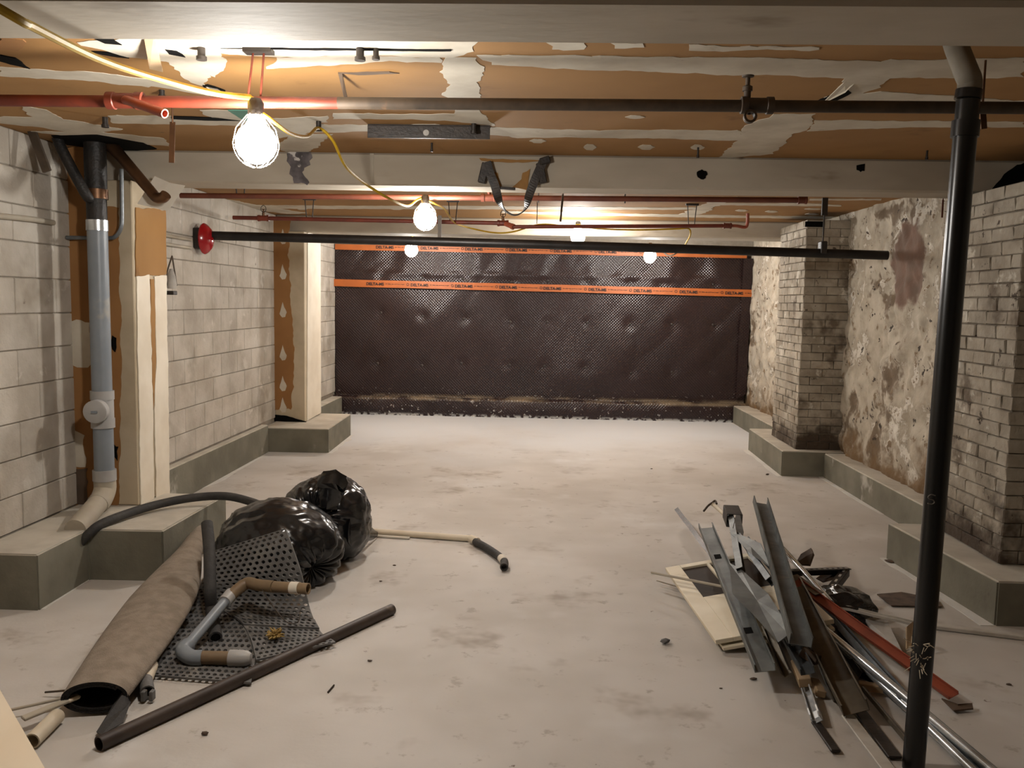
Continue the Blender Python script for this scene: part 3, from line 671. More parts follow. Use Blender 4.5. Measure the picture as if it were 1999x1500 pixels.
# ================================================================== PIPES under the ceiling
def hanger(root, x, y, z, m='iron', gap=.05):
    for dx in (-gap/2, gap/2):
        mb = MB(); mb.tube([(x+dx, y, z), (x+dx*1.6, y, ZC-.002)], .0045, 6); mb.build('hanger_rod', M[m], root)
    mb = MB(); mb.box((x, y, ZC-.008), (.11, .04, .014)); mb.build('hanger_plate', M['iron'], root)
def coupling(root, p, r, L_, m, axis=(1, 0, 0), name='coupling'):
    mb = MB(); a = V(axis).normalized()
    mb.lathe([(r*.9, -L_/2), (r*1.28, -L_/2), (r*1.28, -L_*.3), (r*1.12, -L_*.28), (r*1.12, L_*.28), (r*1.28, L_*.3), (r*1.28, L_/2), (r*.9, L_/2)], p, a, 18); return mb.build(name, M[m], root, True)
# near pipe (red left part, dusty black right part)
zp, yp, rp = 2.29, 3.14, .021
root = empty('sprinkler_pipe', (0, yp, zp), 'near sprinkler pipe, red at one end and dusty black beyond', 'pipe')
xs = PY(660, 205, yp).x
mb = MB(); mb.tube([(-2.85, yp+.01, zp-.004), (xs, yp, zp)], rp, 16); mb.build('red_run', M['red'], root, True)
mb = MB(); mb.tube([(xs, yp, zp), (2.84, yp-.05, zp)], rp, 16); mb.build('black_run', M['oldpipe'], root, True)
cpl = PY(245, 200, yp); coupling(root, (cpl.x, yp, zp), rp*1.15, .13, 'red'); 
mb = MB(); e0 = V((cpl.x, yp, zp)); e1 = PY(322, 222, yp-.12); mb.tube(bez([e0, e0+V((.04, -.05, -.012)), e1], 5), .016, 14, hollow=.004); mb.build('branch_stub', M['redstrip'], root, True)
hp = PY(495, 200, yp); 
for dx in (-.018, .02):
    mb = MB(); mb.tube([(hp.x+dx*1.2, yp, zp), (hp.x+dx+.02, yp, ZC)], .004, 6); mb.build('hanger_rod', M['red'], root)
mb = MB(); mb.box((hp.x+.02, yp, ZC-.008), (.1, .05, .016)); mb.build('hanger_plate', M['iron'], root)
sp = PY(1465, 210, yp-.02)
coupling(root, (sp.x+.02, yp-.03, zp), rp*1.1, .11, 'oldpipe', name='tee')
mb = MB(); mb.lathe([(.012, 0), (.012, .03), (.017, .03), (.017, .045), (.008, .05), (.008, .075), (.02, .078), (.021, .082)], (sp.x-.015, yp-.03, zp+.018), (0, 0, 1), 12); mb.build('valve_stem', M['oldpipe'], root, True)
mb = MB(); mb.lathe([(.021, -.012), (.023, 0), (.023, .012), (.015, .012), (.015, -.012), (.021, -.012)], (sp.x-.01, yp-.06, zp-.045), (0, -1, .1), 16, (False, False)); mb.lathe([(.006, 0), (.006, .03)], (sp.x-.01, yp-.045, zp-.035), (0, 0, 1), 8); mb.build('sprinkler_ring', M['oldpipe'], root, True)
for x in (1.95,): hanger(root, x, yp-.04, zp)

# second pipe behind beam 2
root = empty('sprinkler_pipe', (0, 5.97, 2.29), 'dark red sprinkler pipe just behind the second beam', 'pipe')
a = PY(352, 382, 6.0); b = PY(1572, 391, 6.0)
mb = MB(); mb.tube([a, b], .0185, 14); mb.build('pipe_run', M['darkred'], root, True)
coupling(root, b-V((.02, 0, 0)), .021, .06, 'darkred', name='end_cap'); c = a.lerp(b, (962-352)/(1572-352)); coupling(root, c, .022, .11, 'darkred', name='tee')
mb = MB(); mb.tube([c, c+V((0, 0, .12))], .014, 10); mb.build('riser', M['darkred'], root, True)
for px in (1058, 1226): 
    p = a.lerp(b, (px-352)/(1572-352)); mb = MB(); mb.tube([p+V((0, 0, -.03)), V((p.x, p.y, ZC))], .005, 6); mb.build('hanger_rod', M['iron'], root)
for px in (472,): hanger(root, a.lerp(b, (px-352)/(1572-352)).x, 6.0, a.z)
# third pipe
root = empty('sprinkler_pipe', (0, 7.75, 2.29), 'thin orange-red sprinkler pipe above the long black pipe', 'pipe')
a = PY(455, 425, 7.75); m1 = PY(985, 436, 7.75); m2 = PY(1002, 443, 7.70); b = PY(1420, 441, 7.72)
mb = MB(); mb.tube([a, m1], .018, 14); mb.build('pipe_run', M['red'], root, True)
mb = MB(); mb.tube([m2, b], .0165, 14); mb.build('pipe_run', M['red'], root, True)
coupling(root, m1.lerp(m2, .4), .02, .13, 'redstrip', (m2-m1), name='union')
for px in (515, 982):
    p = a.lerp(m1, (px-455)/(985-455)); coupling(root, p, .022, .10, 'red', name='tee')
    mb = MB(); mb.lathe([(.013, .02), (.013, .05), (.006, .055), (.006, .075), (.022, .077), (.022, .08)], p, (0, 0, 1), 10); mb.build('sprinkler_head', M['copper'], root, True)
    for s in (-1, 1):
        mb = MB(); mb.tube(bez([p+V((0, 0, .05)), p+V((s*.022, 0, .07)), p+V((s*.018, 0, .1)), p+V((0, 0, .115))], 4), .003, 6); mb.build('sprinkler_frame', M['iron'], root)
el = PY(1459, 437, 7.75); coupling(root, b, .02, .07, 'red', name='end_fitting')
mb = MB(); mb.tube(bez([b, b+V((.08, 0, 0)), el+V((-.02, 0, -.03)), el, el+V((0, 0, .09))], 5), .014, 10); mb.build('elbow', M['redstrip'], root, True)
for px in (604, 884, 1350): hanger(root, PY(px, 433, 7.75).x, 7.75, a.z+(px-455)*-.00001)
for px in (1048,):
    p = PY(px, 437, 7.75); mb = MB(); mb.tube([p, V((p.x, p.y, ZC))], .004, 6); mb.build('hanger_rod', M['iron'], root)
# long black drain pipe
root = empty('drain_pipe', (0, 7.2, 2.07), 'long black pipe spanning the room from the red bell to the rubble wall', 'pipe')
a = PY(405, 460, 7.2); b = PY(1742, 499, 7.2); b.x = min(b.x, 2.80)
mb = MB(); mb.tube([a, a.lerp(b, .5)+V((0, 0, .006)), b], .037, 20, hollow=.005); mb.build('pipe_run', M['blackpipe'], root, True)
p = PY(1606, 480, 7.2); mb = MB(); mb.box((p.x, 7.2, p.z-.015), (.05, .09, .10), ch=.006); mb.build('clamp', M['iron'], root)
mb = MB(); mb.tube([(p.x, 7.2, p.z+.03), (p.x, 7.2, ZC)], .007, 8); mb.build('hanger_rod', M['iron'], root)
mb = MB(); mb.box((p.x, 7.2, ZC-.07), (.045, .02, .14)); mb.build('hanger_strap', M['iron'], root)
p = PY(858, 475, 7.2); mb = MB(); mb.box((p.x, 7.2, p.z+.10), (.03, .012, .25)); mb.build('hanger_strap', M['oldpipe'], root)
# pipe stubs and straps
def strap(name, px0, px1, Y, w_, m, label, t=.004, cat='strap', hang=True):
    a = PY(*px0, Y); b = PY(*px1, Y); d = (b-a); L_ = d.length; c = (a+b)/2; ang = math.atan2(d.x, -d.z)
    mb = MB(); mb.box(c, (w_, t, L_), Matrix.Rotation(-ang, 3, 'Y'), ch=.001); mb.tube([a+V((0, -.004, -.01)), a+V((0, .004, -.01))], .006, 8)
    if hang: mb.tube([a-V((0, 0, .01)), V((a.x, a.y, ZC))], .004, 6)
    return tag(mb.build(name, M[m]), label, cat)
strap('metal_strap', (1099, 379), (1094, 433), 5.75, .014, 'oldpipe', 'flat grey metal strap hanging beside the bright lamp')
strap('metal_strap', (337, 238), (335, 318), 4.0, .026, 'copper', 'copper coloured perforated strap hanging above the white flap')
strap('metal_strap', (1918, 208), (1921, 252), 3.2, .022, 'copper', 'rusty curled strap hanging behind the standpipe top')
strap('metal_strap', (1841, 390), (1839, 425), 5.6, .012, 'darkred', 'thin rusty bracket under the beam end, left of the standpipe')
strap('metal_strap', (62, 255), (92, 335), 4.75, .045, 'oldpipe', 'dull brown flat bar slanting down the block wall', .02)
def stub(px, zlen, r, m, label):
    p = P(*px, ZC); mb = MB(); mb.lathe([(r, 0), (r, -zlen*.7), (r*1.35, -zlen*.72), (r*1.35, -zlen), (r*.5, -zlen)], p, (0, 0, 1), 10); return tag(mb.build('anchor_bolt', M[m], None, True), label, 'bolt')
for px, zl, r, lb in [((393, 92), .045, .014, 'dark ceiling anchor in the glare left of the pipe hanger'), ((703, 93), .045, .014, 'square dark anchor near the first beam'), ((734, 94), .04, .010, 'hooked dark anchor beside the square one'), ((622, 236), .05, .013, 'black hook holding the yellow cord'), ((925, 241), .05, .012, 'bolt at the end of the black steel bar'),
                      ((843, 279), .05, .006, 'thin screw hanging in front of the steel bar'), ((1363, 287), .06, .006, 'rusty nail over the round beam hole'), ((1810, 294), .05, .006, 'short nail in the ceiling left of the standpipe'), ((205, 229), .05, .014, 'dark stub above the copper strap'), ((316, 176), .03, .012, 'dark bolt above the red pipe joint')]:
    stub(px, zl, r, 'iron', lb)
# black steel bar
a = P(716, 252, ZC-.03); b = P(957, 258, ZC-.03); yb = (a.y+b.y)/2
root = empty('steel_bar', (0, yb, ZC), 'black steel angle bar fixed under the ceiling', 'bar')
mb = MB(); mb.box(((a.x+b.x)/2, yb, ZC-.038), (b.x-a.x, .008, .062), ch=.0015); mb.build('web', M['iron'], root)
mb = MB(); mb.box(((a.x+b.x)/2, yb+.022, ZC-.004), (b.x-a.x, .05, .006), ch=.0015); mb.build('flange', M['iron'], root)
p = PY(832, 259, yb-.006); mb = MB(); mb.lathe([(.0, 0), (.016, 0), (.014, .003), (0, .004)], p, (0, -1, 0), 14); mb.build('bolt_head', M['greyboard'], root, True)
# U strap on beam 2
root = empty('hanging_strap', PY(1000, 318, 5.27), 'black U shaped steel strap hanging from the second beam', 'strap')
pp = [(950, 316, 1), (957, 340, 1), (966, 362, .9), (972, 385, .7), (978, 400, .35), (987, 412, .1), (1002, 420, .05), (1016, 417, .1), (1027, 405, .3), (1032, 385, .7), (1040, 362, .9), (1049, 340, 1), (1060, 316, 1)]
pts = [PY(x, y, 5.262) for x, y, _ in pp]; path = bez(pts, 5); wts = []
for i in range(len(pp)-1):
    for k in range(5): wts.append(pp[i][2]+(pp[i+1][2]-pp[i][2])*k/5)
wts.append(pp[-1][2]); rings = []
for i, p in enumerate(path):
    d = (path[min(i+1, len(path)-1)]-path[max(i-1, 0)]).normalized(); wx = wts[i]; side = (V((1, 0, 0))*wx+V((0, -1, 0))*(1-wx)).normalized(); side = (side-d*side.dot(d)).normalized(); nn = side.cross(d)
    hw = .026; rings.append([p+side*hw+nn*.003, p-side*hw+nn*.003, p-side*hw-nn*.003, p+side*hw-nn*.003])
mb = MB(); mb.rings(rings); mb.build('strap', M['iron'], root, False)
for px, s in (((944, 338), -1), ((1057, 338), 1)):
    p = PY(*px, 5.275); mb = MB(); mb.box(p, (.045, .03, .12), Matrix.Rotation(s*-.22, 3, 'Y'), ch=.004); mb.build('side_plate', M['iron'], root)
p = PY(1064, 314, 5.27); mb = MB(); mb.box(p, (.06, .05, .04), Matrix.Rotation(-.3, 3, 'Y'), ch=.004); mb.build('bolt_head', M['iron'], root)
p = PY(990, 368, 5.29); mb = MB(); mb.box(p, (.10, .04, .014), Matrix.Rotation(.06, 3, 'Y'), ch=.002); mb.build('spacer', M['iron'], root)

# ================================================================== WASTE STACK and pipes at the left post
Ys = 5.06
def sp_(y): return PY(180.5+(y-500)*.0295+11, y, Ys)
root = empty('waste_stack', sp_(960), 'grey plastic waste pipe with cleanout cap, dropping from black cast iron', 'pipe')
mb = MB(); mb.tube([sp_(268), sp_(340), sp_(385)], [.062, .062, .060], 20); mb.build('cast_iron_pipe', M['castiron'], root, True)
mb = MB(); mb.tube([sp_(385), sp_(440)], .057, 20); mb.build('rubber_sleeve', M['castiron'], root, True)
mb = MB(); mb.tube([sp_(370), sp_(389)], .066, 20); mb.build('band_clamp', M['copper'], root, True)
mb = MB(); mb.tube([sp_(430), sp_(451)], .062, 20); mb.build('band_clamp', M['shiny'], root, True)
mb = MB(); mb.tube([sp_(449), sp_(935)], .057, 24); mb.build('grey_pipe', M['pvc'], root, True)
for y0, y1 in ((763, 780), (817, 835)):
    mb = MB(); mb.tube([sp_(y0), sp_(y1)], .067, 24); mb.build('tee_collar', M['pvclight'], root, True)
mb = MB(); mb.tube([sp_(778), sp_(819)], .063, 24); mb.build('tee_body', M['pvclight'], root, True)
c = sp_(799); ax = V((.10, -.99, -.02)).normalized(); mb = MB(); mb.lathe([(.052, .0), (.052, .07), (.068, .07), (.068, .115), (.063, .119), (0, .119)], c, ax, 24); co_ = mb.build('cleanout', M['pvclight'], root, True)
mb = MB(); mb.box(c+ax*.122, (.035, .012, .014), ax.to_track_quat('Y', 'Z').to_matrix()); mb.build('square_nut', M['pvc'], co_)
mb = MB(); mb.tube([sp_(917), sp_(938)], .067, 24); mb.build('coupling', M['pvclight'], root, True)
el0 = sp_(936); d45 = (P(150, 1026, .295)-PY(203, 955, Ys)).normalized()
e1 = el0+V((0, 0, -.06)); e2 = e1+V((0, 0, -.03))+d45*.05
mb = MB(); mb.tube(bez([el0, e1, e2, e2+d45*.06], 5), .063, 22); mb.build('elbow', M['pvcdust'], root, True)
tip = P(150, 1030, .30); mb = MB(); mb.tube([e2+d45*.04, tip+d45*.02], .058, 22); mb.build('sloping_pipe', M['pvcdust'], root, True)
def run(name, pts, r, m, label, cat='pipe', hollow=0, seg=14, n=5):
    mb = MB(); mb.tube(bez(pts, n) if len(pts) > 2 else pts, r, seg, hollow=hollow); return tag(mb.build(name, M[m], None, True), label, cat)
run('branch_pipe', [PY(108, 255, 4.95), PY(120, 290, 4.95), PY(165, 375, 4.97), PY(176, 388, 5.02)], .030, 'castiron', 'black branch pipe slanting into the cast iron stack')
run('branch_pipe', [PY(100, 262, 5.0), PY(150, 268, 5.05), PY(190, 268, 5.1)], .028, 'castiron', 'horizontal black pipe just under the ceiling by the stack')
root = empty('copper_pipe', PY(260, 330, 5.1), 'brown copper pipe slanting down to a bright elbow in front of the white flap', 'pipe')
mb = MB(); mb.tube([PY(205, 272, 5.12), PY(240, 310, 5.1), PY(300, 380, 5.02)], [.042, .034, .03], 16); mb.build('pipe_run', M['copper'], root, True)
mb = MB(); mb.tube(bez([PY(296, 376, 5.02), PY(306, 386, 5.0), PY(318, 386, 4.98), PY(324, 380, 4.97)], 5), .031, 16); mb.build('elbow', M['copper'], root, True)
run('conduit', [PY(237, 330, 5.15), PY(238, 420, 5.15), PY(236, 445, 5.15), PY(225, 462, 5.15), PY(205, 465, 5.16), PY(130, 464, 5.17)], .012, 'steel', 'thin grey conduit curving behind the waste stack')
run('conduit', [PX(-10, 421, XL+.02), PX(60, 428, XL+.02), PX(104, 435, XL+.02)], .016, 'pvcdust', 'thin dusty conduit along the near block wall')
# white flap of board on the post
q = [PY(302, 344, 5.13), PY(362, 362, 5.18), PY(328, 412, 5.2), PY(268, 398, 5.14)]
mb = MB(); n_ = (q[1]-q[0]).cross(q[2]-q[1]).normalized()*.004
mid = [q[0].lerp(q[1], .5)+V((0, -.012, -.012)), q[3].lerp(q[2], .5)+V((0, -.01, 0))]
loop = [q[0], mid[0], q[1], q[2], mid[1], q[3]]
mb.add([v+n_ for v in loop]+[v-n_ for v in loop], [(0, 1, 4, 5), (1, 2, 3, 4), (11, 10, 7, 6), (10, 9, 8, 7)]+[(i, (i+1) % 6, 6+(i+1) % 6, 6+i) for i in range(6)])
tag(mb.build('paper_flap', M['paper']), 'loose white flap of board sticking out at the top of the near post', 'board')
# alarm bell
bc = PX(384, 466, XL); root = empty('alarm_bell', bc, 'round red fire alarm bell on the block wall', 'bell')
mb = MB(); mb.box((XL+.03, bc.y, bc.z), (.056, .17, .17), ch=.008); mb.build('back_box', M['iron'], root)
mb = MB(); mb.lathe([(.02, .055), (.10, .055), (.126, .06), (.128, .068), (.118, .085), (.085, .115), (.045, .128), (.012, .131), (0, .131)], (XL, bc.y, bc.z), (1, 0, 0), 32); mb.build('gong', M['bell'], root, True)
mb = MB(); mb.lathe([(.014, .128), (.014, .138), (0, .139)], (XL, bc.y, bc.z), (1, 0, 0), 12); mb.build('centre_bolt', M['bell'], root, True)
for y0, y1, lb in ((459, 468, 'upper grey conduit entering the bell box'), (476, 484, 'lower grey conduit entering the bell box')):
    run('conduit', [PX(318, y0, XL+.02), PX(372, y1, XL+.02)], .013, 'pvcdust', lb)
# wire loop hanging by the post
root = empty('glass_lamp_guard', PX(334, 545, -2.80), 'small clear glass guard in a wire loop hanging beside the near post', 'lamp guard')
c = PX(336, 500, -2.80)
mb = MB(); mb.tube(bez([c, PX(327, 530, -2.8), PX(326, 558, -2.8)], 5), .006, 8); mb.tube(bez([c, PX(340, 525, -2.8), PX(345, 558, -2.8)], 5), .006, 8); mb.build('wire_loop', M['oldpipe'], root, True)
p = PX(335, 556, -2.8); mb = MB(); mb.lathe([(.012, .12), (.03, .06), (.038, 0), (.03, -.03)], p, (0, 0, 1), 14, (False, False)); mb.build('glass', M['greyboard'], root, True)
mb = MB(); mb.box(PX(335, 572, -2.8), (.06, .07, .03), ch=.004); mb.build('cap', M['iron'], root)

# ================================================================== BLACK STANDPIPE at the right
root = empty('standpipe', (1.325, 2.93, 0), 'tall glossy black standpipe rising from floor to ceiling', 'pipe')
def q_(x, y): return PY(x, y, 2.93)
bot = q_(1782, 1512); bot.z = 0; top = q_(1884, 262)
mb = MB(); mb.tube([V((bot.x, 2.93, 0)), top], .0365, 24); pole = mb.build('black_pipe', M['abs'], root, True)
mb = MB(); mb.tube([q_(1883, 268), q_(1886, 236)], .043, 24); mb.build('coupling', M['abs'], root, True)
mb = MB(); mb.tube([q_(1886, 240), q_(1890, 196)], .036, 24); mb.build('neck', M['abs'], root, True)
mb = MB(); mb.tube([q_(1889, 194), q_(1892, 176)], .041, 24); mb.build('coupling', M['abs'], root, True)
mb = MB(); mb.tube(bez([q_(1892, 178), q_(1893, 158), q_(1886, 140), PY(1866, 88, 3.0), PY(1860, 60, 3.05)], 6), .037, 22); mb.build('upper_elbow', M['greypipe'], root, True)
pm_ = q_(1798, 1275); mb = MB(); r_ = random.Random(3)
for k in range(34):
    a = r_.uniform(3.2, 5.0); z = r_.uniform(-.05, .05); d = V((math.cos(a), math.sin(a), 0)); mb.tube([pm_+d*.036+V((0, 0, z)), pm_+d*(.040+r_.uniform(0, .012))+V((r_.uniform(-.02, .02), 0, z+r_.uniform(-.03, .03)))], .0015, 4)
mb.build('frayed_string', M['creampipe'], root)
mk = [(1826, 968), (1818, 966), (1812, 970), (1814, 974), (1822, 977), (1824, 982), (1818, 985), (1811, 983)]
mb = MB(); mb.tube(bez([PY(x, y, 2.892) for x, y in mk], 4), .0018, 5); mb.build('chalk_mark', M['chalk'], root)
mb = MB(); mb.tube(bez([q_(1823, 1130)+V((.012, 0, 0)), q_(1826, 1150)+V((.012, 0, 0)), q_(1821, 1200)+V((.012, 0, 0)), q_(1816, 1240)+V((.012, 0, 0))], 4), .002, 5); mb.build('loose_thread', M['iron'], root)

# ================================================================== RUBBISH HEAP AT THE LEFT
def bag(name, c, rad, seed, axis, label, tail, gather=1.0):
    root = empty(name, (c[0], c[1], 0), label, 'rubbish bag'); c = V(c); ax = V(axis).normalized(); a = ax.orthogonal().normalized(); b = ax.cross(a)
    nu, nv = 128, 72; vs = []
    for j in range(nv+1):
        th = math.pi*j/nv
        for i in range(nu):
            ph = 2*math.pi*i/nu
            d = ax*math.cos(th)+(a*math.cos(ph)+b*math.sin(ph))*math.sin(th)
            near = gather*math.exp(-(th/.85)**2)
            cr = abs(math.sin(ph*7+2.2*noise.noise(V((math.cos(ph)*1.5, math.sin(ph)*1.5, seed)))+th*.6))
            r = 1-.22*near*math.exp(-(th/.35)**2)*1.5-.10*near*(1-cr)
            r += .07*noise.noise(d*1.4+V((seed, 0, 0)))+.045*abs(noise.noise(d*2.6+V((0, seed, 0))))-.05*abs(noise.noise(d*3.3+V((0, 0, seed))))-.035*abs(noise.noise(d*6.5+V((seed, 4, 0))))-.018*abs(noise.noise(d*13+V((seed, 4, 7))))
            p = c+V((d.x*rad[0], d.y*rad[1], d.z*rad[2]))*r
            if p.z < .012: p.z = .012+.004*noise.noise(p*9)
            vs.append(p)
    fs = [(j*nu+i, j*nu+(i+1) % nu, (j+1)*nu+(i+1) % nu, (j+1)*nu+i) for j in range(nv) for i in range(nu)]
    mb = MB(); mb.add(vs, fs); o = mb.build('sack', M['bag'], root); bm = bmesh.new(); bm.from_mesh(o.data); bmesh.ops.remove_doubles(bm, verts=bm.verts[:], dist=.0005); bmesh.ops.recalc_face_normals(bm, faces=bm.faces[:]); bm.to_mesh(o.data); bm.free()
    o.data.polygons.foreach_set('use_smooth', [True]*len(o.data.polygons))
    if gather == 0:
        for v in o.data.vertices: v.co += V((noise.noise(v.co*14), noise.noise(v.co*14+V((5, 0, 0))), .6*noise.noise(v.co*14+V((0, 5, 0)))))*.03
        for v in o.data.vertices: v.co.z = max(v.co.z, .012-root.location.z)
    if tail:
        rings = []; n = 14; pth = bez(tail['pts'], 5)
        for k, p in enumerate(pth):
            t = k/(len(pth)-1); R_ = tail['r0']+(tail['r1']-tail['r0'])*t
            d = (pth[min(k+1, len(pth)-1)]-pth[max(k-1, 0)]).normalized(); s1_ = d.orthogonal().normalized(); s2_ = d.cross(s1_)
            rings.append([p+(s1_*math.cos(q)+s2_*math.sin(q))*R_*(1+.35*noise.noise(V((math.cos(q)*1.6, math.sin(q)*1.6, t*4+seed)))) for q in [2*math.pi*i/n for i in range(n)]])
        mb = MB(); mb.rings(rings); o = mb.build(tail['name'], M['bag'], root, True)
    return root
B2 = PY(638, 1020, 5.2)
bag('rubbish_bag', (B2.x, 5.2, .24), (.285, .27, .285), 3.1, (-.15, -.75, .25), 'round tied black rubbish bag, farther of the two', dict(name='knot', pts=[PY(640, 990, 5.02), PY(645, 960, 5.03), PY(652, 938, 5.1)], r0=.06, r1=.085))
bag2tail = MB(); 
B1 = PY(546, 1085, 4.70)
bag('rubbish_bag', (B1.x, 4.70, .19), (.365, .33, .285), 8.4, (.9, -.5, -.35), 'large slumped black rubbish bag behind the perforated mat', None)
t0 = PY(690, 1035, 5.12)
mb = MB(); rings = []
for k in range(9):
    t = k/8; p = PY(690, 1030, 5.1).lerp(P(737, 1046, .02), t); p.z = max(p.z, .03); R_ = .13*(1-t)+.018
    rings.append([p+V((0, math.cos(q), math.sin(q)*.75))*R_*(1+.25*noise.noise(V((math.cos(q)*2, math.sin(q)*2, t*3)))) for q in [2*math.pi*i/14 for i in range(14)]])
for rg in rings:
    for p in rg: p.z = max(p.z, .008)
o = mb.rings(rings).build('bag_corner', M['bag'], [x for x in bpy.data.objects if x.name == 'rubbish_bag'][0], True)

run('foam_hose', [P(150, 1068, .20), P(172, 1044, .27), P(205, 1020, .318), P(290, 990, .33), P(370, 973, .345), P(440, 969, .35), P(490, 980, .33), PY(512, 990, 5.02)], .026, 'foam', 'black foam tube arching over the cement footing', 'tube', .008, 14, 6)
# carpet roll
def carpet():
    A = P(186, 1362, .075); Bf = P(392, 1035, .14)
    root = empty('carpet_roll', (A.x, A.y, 0), 'flattened brown carpet roll with a black inside', 'carpet')
    ns, nt_ = 72, 26; th = .013; axis = (Bf-A); L_ = axis.length; ad = axis.normalized(); sd = V((ad.y, -ad.x, 0)).normalized(); up = sd.cross(ad)
    sections = []
    for k in range(nt_+1):
        t = k/nt_; c = A.lerp(Bf, t)+sd*(.03*math.sin(t*math.pi))
        wd = .128+.05*math.sin(min(t*1.3, 1)*math.pi)*.9-.095*max(0, (t-.45)/.55)**1.3; ht = .066-.006*t
        c = V((c.x, c.y, max(c.z, ht+.006)))
        outer, inner = [], []
        for i in range(ns):
            s = i/(ns-1); an = -2.2+s*2*math.pi*1.75; sh = 1-.20*s
            for lst, off in ((outer, 0), (inner, -th)):
                lst.append(c+sd*(-math.cos(an))*(wd*sh+off)+up*(math.sin(an))*(ht*sh+off))
        sections.append((outer, inner))
    def surf(idx, name, m):
        mb = MB()
        vs = [p for s in sections for p in s[idx]]; mb.add(vs, [(k*ns+i, k*ns+i+1, (k+1)*ns+i+1, (k+1)*ns+i) for k in range(nt_) for i in range(ns-1)])
        o = mb.build(name, m, root); o.data.polygons.foreach_set('use_smooth', [True]*len(o.data.polygons)); return o
    surf(0, 'backing', M['carpet']); surf(1, 'pile', M['carpetdark'])
    mb = MB()
    for k in (0, nt_):
        o_, i_ = sections[k]; mb.add(o_+i_, [(i, i+1, ns+i+1, ns+i) for i in range(ns-1)])
    for e in (0, ns-1):
        vs = [s[0][e] for s in sections]+[s[1][e] for s in sections]; mb.add(vs, [(k, k+1, nt_+1+k+1, nt_+1+k) for k in range(nt_)])
    mb.build('cut_edge', M['carpetdark'], root)
carpet()
# perforated mats
def mat_sheet(name, label, Lp, Rp, nu, nv, th=.009):
    Lc = bez(Lp, 8); Rc = bez(Rp, 8); n = len(Lc)-1
    def S_(u, v):
        k = min(max(v, 0), 1)*n; i = min(int(k), n-1); t = k-i; l = Lc[i].lerp(Lc[i+1], t); r = Rc[i].lerp(Rc[i+1], t); return l.lerp(r, u)
    mb = MB(); vs = []; fs = []
    seg = 8
    for j in range(nv):
        for i in range(nu):
            off = .5 if j % 2 else 0
            def uv(a, b): return min(max((i+off*.999+a)/(nu+.5), 0), 1), min(max((j+b)/nv, 0), 1)
            o = len(vs)
            sq = [(0, 0), (.5, 0), (1, 0), (1, .5), (1, 1), (.5, 1), (0, 1), (0, .5)]
            for a, b in sq: vs.append(S_(*uv(a, b)))
            for k in range(seg):
                an = -3*math.pi/4+2*math.pi*k/seg; vs.append(S_(*uv(.5+.33*math.cos(an), .5+.33*math.sin(an))))
            for k in range(seg): fs.append((o+k, o+(k+1) % seg, o+8+(k+1) % seg, o+8+k))
    for j in range(nv):
        o = len(vs); a, b = (0, .5/(nu+.5)) if j % 2 else (nu/(nu+.5), 1)
        for u_, v_ in ((a, j), (b, j), (b, j+.5), (b, j+1), (a, j+1), (a, j+.5)): vs.append(S_(u_, v_/nv))
        fs.append((o, o+1, o+2, o+5)); fs.append((o+5, o+2, o+3, o+4))
    mb.add(vs, fs); o = mb.build(name, M['rubber']); md = o.modifiers.new('thick', 'SOLIDIFY'); md.thickness = th; md.offset = 1
    return tag(o, label, 'mat')
mat_sheet('rubber_mat', 'perforated rubber mat lying flat under the grey trap pipe', [P(298, 1322, .012), P(340, 1235, .012), P(382, 1160, .012), P(410, 1100, .014)], [P(490, 1337, .012), P(510, 1236, .012), P(530, 1165, .012), P(545, 1110, .014)], 14, 32)
mat_sheet('rubber_mat', 'perforated rubber mat propped against the large rubbish bag', [P(500, 1292, .026), P(478, 1225, .028), P(424, 1180, .04), PY(408, 1130, 4.28), PY(410, 1078, 4.38)], [P(655, 1257, .026), P(625, 1232, .028), P(604, 1185, .05), PY(585, 1110, 4.22), PY(557, 1032, 4.32)], 13, 30)
# grey trap assembly
zt = .06; root = empty('trap_pipe', P(430, 1215, 0), 'bent grey plastic trap pipe with stained fittings lying on the mats', 'pipe')
k0 = P(602, 1150, .215); k1 = P(535, 1146, .205); k2 = P(480, 1140, .19); k3 = P(447, 1166, .15); k4 = P(357, 1272, .06); k5 = P(374, 1284, .05); k6 = P(480, 1286, .05)
mb = MB(); mb.tube([k1, k0], .027, 18, hollow=.005); mb.build('stained_tail', M['brownpvc'], root, True)
c = k1.lerp(k0, .62); dd = (k0-k1).normalized(); mb = MB(); mb.tube([c-dd*.022, c+dd*.022], .030, 18); mb.build('label_band', M['paper'], root, True)
mb = MB(); mb.tube(bez([k1, k1.lerp(k2, .6), k2, k3], 6), .029, 18); mb.build('upper_bend', M['brownpvc'], root, True)
c = k3; dd = (k4-k3).normalized(); mb = MB(); mb.tube([c-dd*.03, c+dd*.05], .032, 18); mb.build('collar', M['pvclight'], root, True)
mb = MB(); mb.tube([k3, k4], .024, 18); mb.build('straight_run', M['pvc'], root, True)
mb = MB(); mb.tube(bez([k4-dd*.05, k4, k5, k5.lerp(k6, .2)], 6), .033, 18); mb.build('lower_elbow', M['pvc'], root, True)
mb = MB(); mb.tube([k5.lerp(k6, .15), k5.lerp(k6, .72)], .029, 18); mb.build('stained_run', M['brownpvc'], root, True)
dd = (k6-k5).normalized(); c = k5.lerp(k6, .70); mb = MB(); mb.lathe([(.03, 0), (.036, .0), (.036, .05), (.033, .075), (.022, .092), (0, .098)], c, dd, 20); mb.build('end_cap', M['pvclight'], root, True)
mb = MB(); mb.tube(bez([P(512, 1152, .19), P(530, 1180, .13), P(560, 1215, .06), P(582, 1214, .06), P(586, 1192, .09)], 6), .0025, 6); mb.build('thin_wire', M['oldpipe'], root)
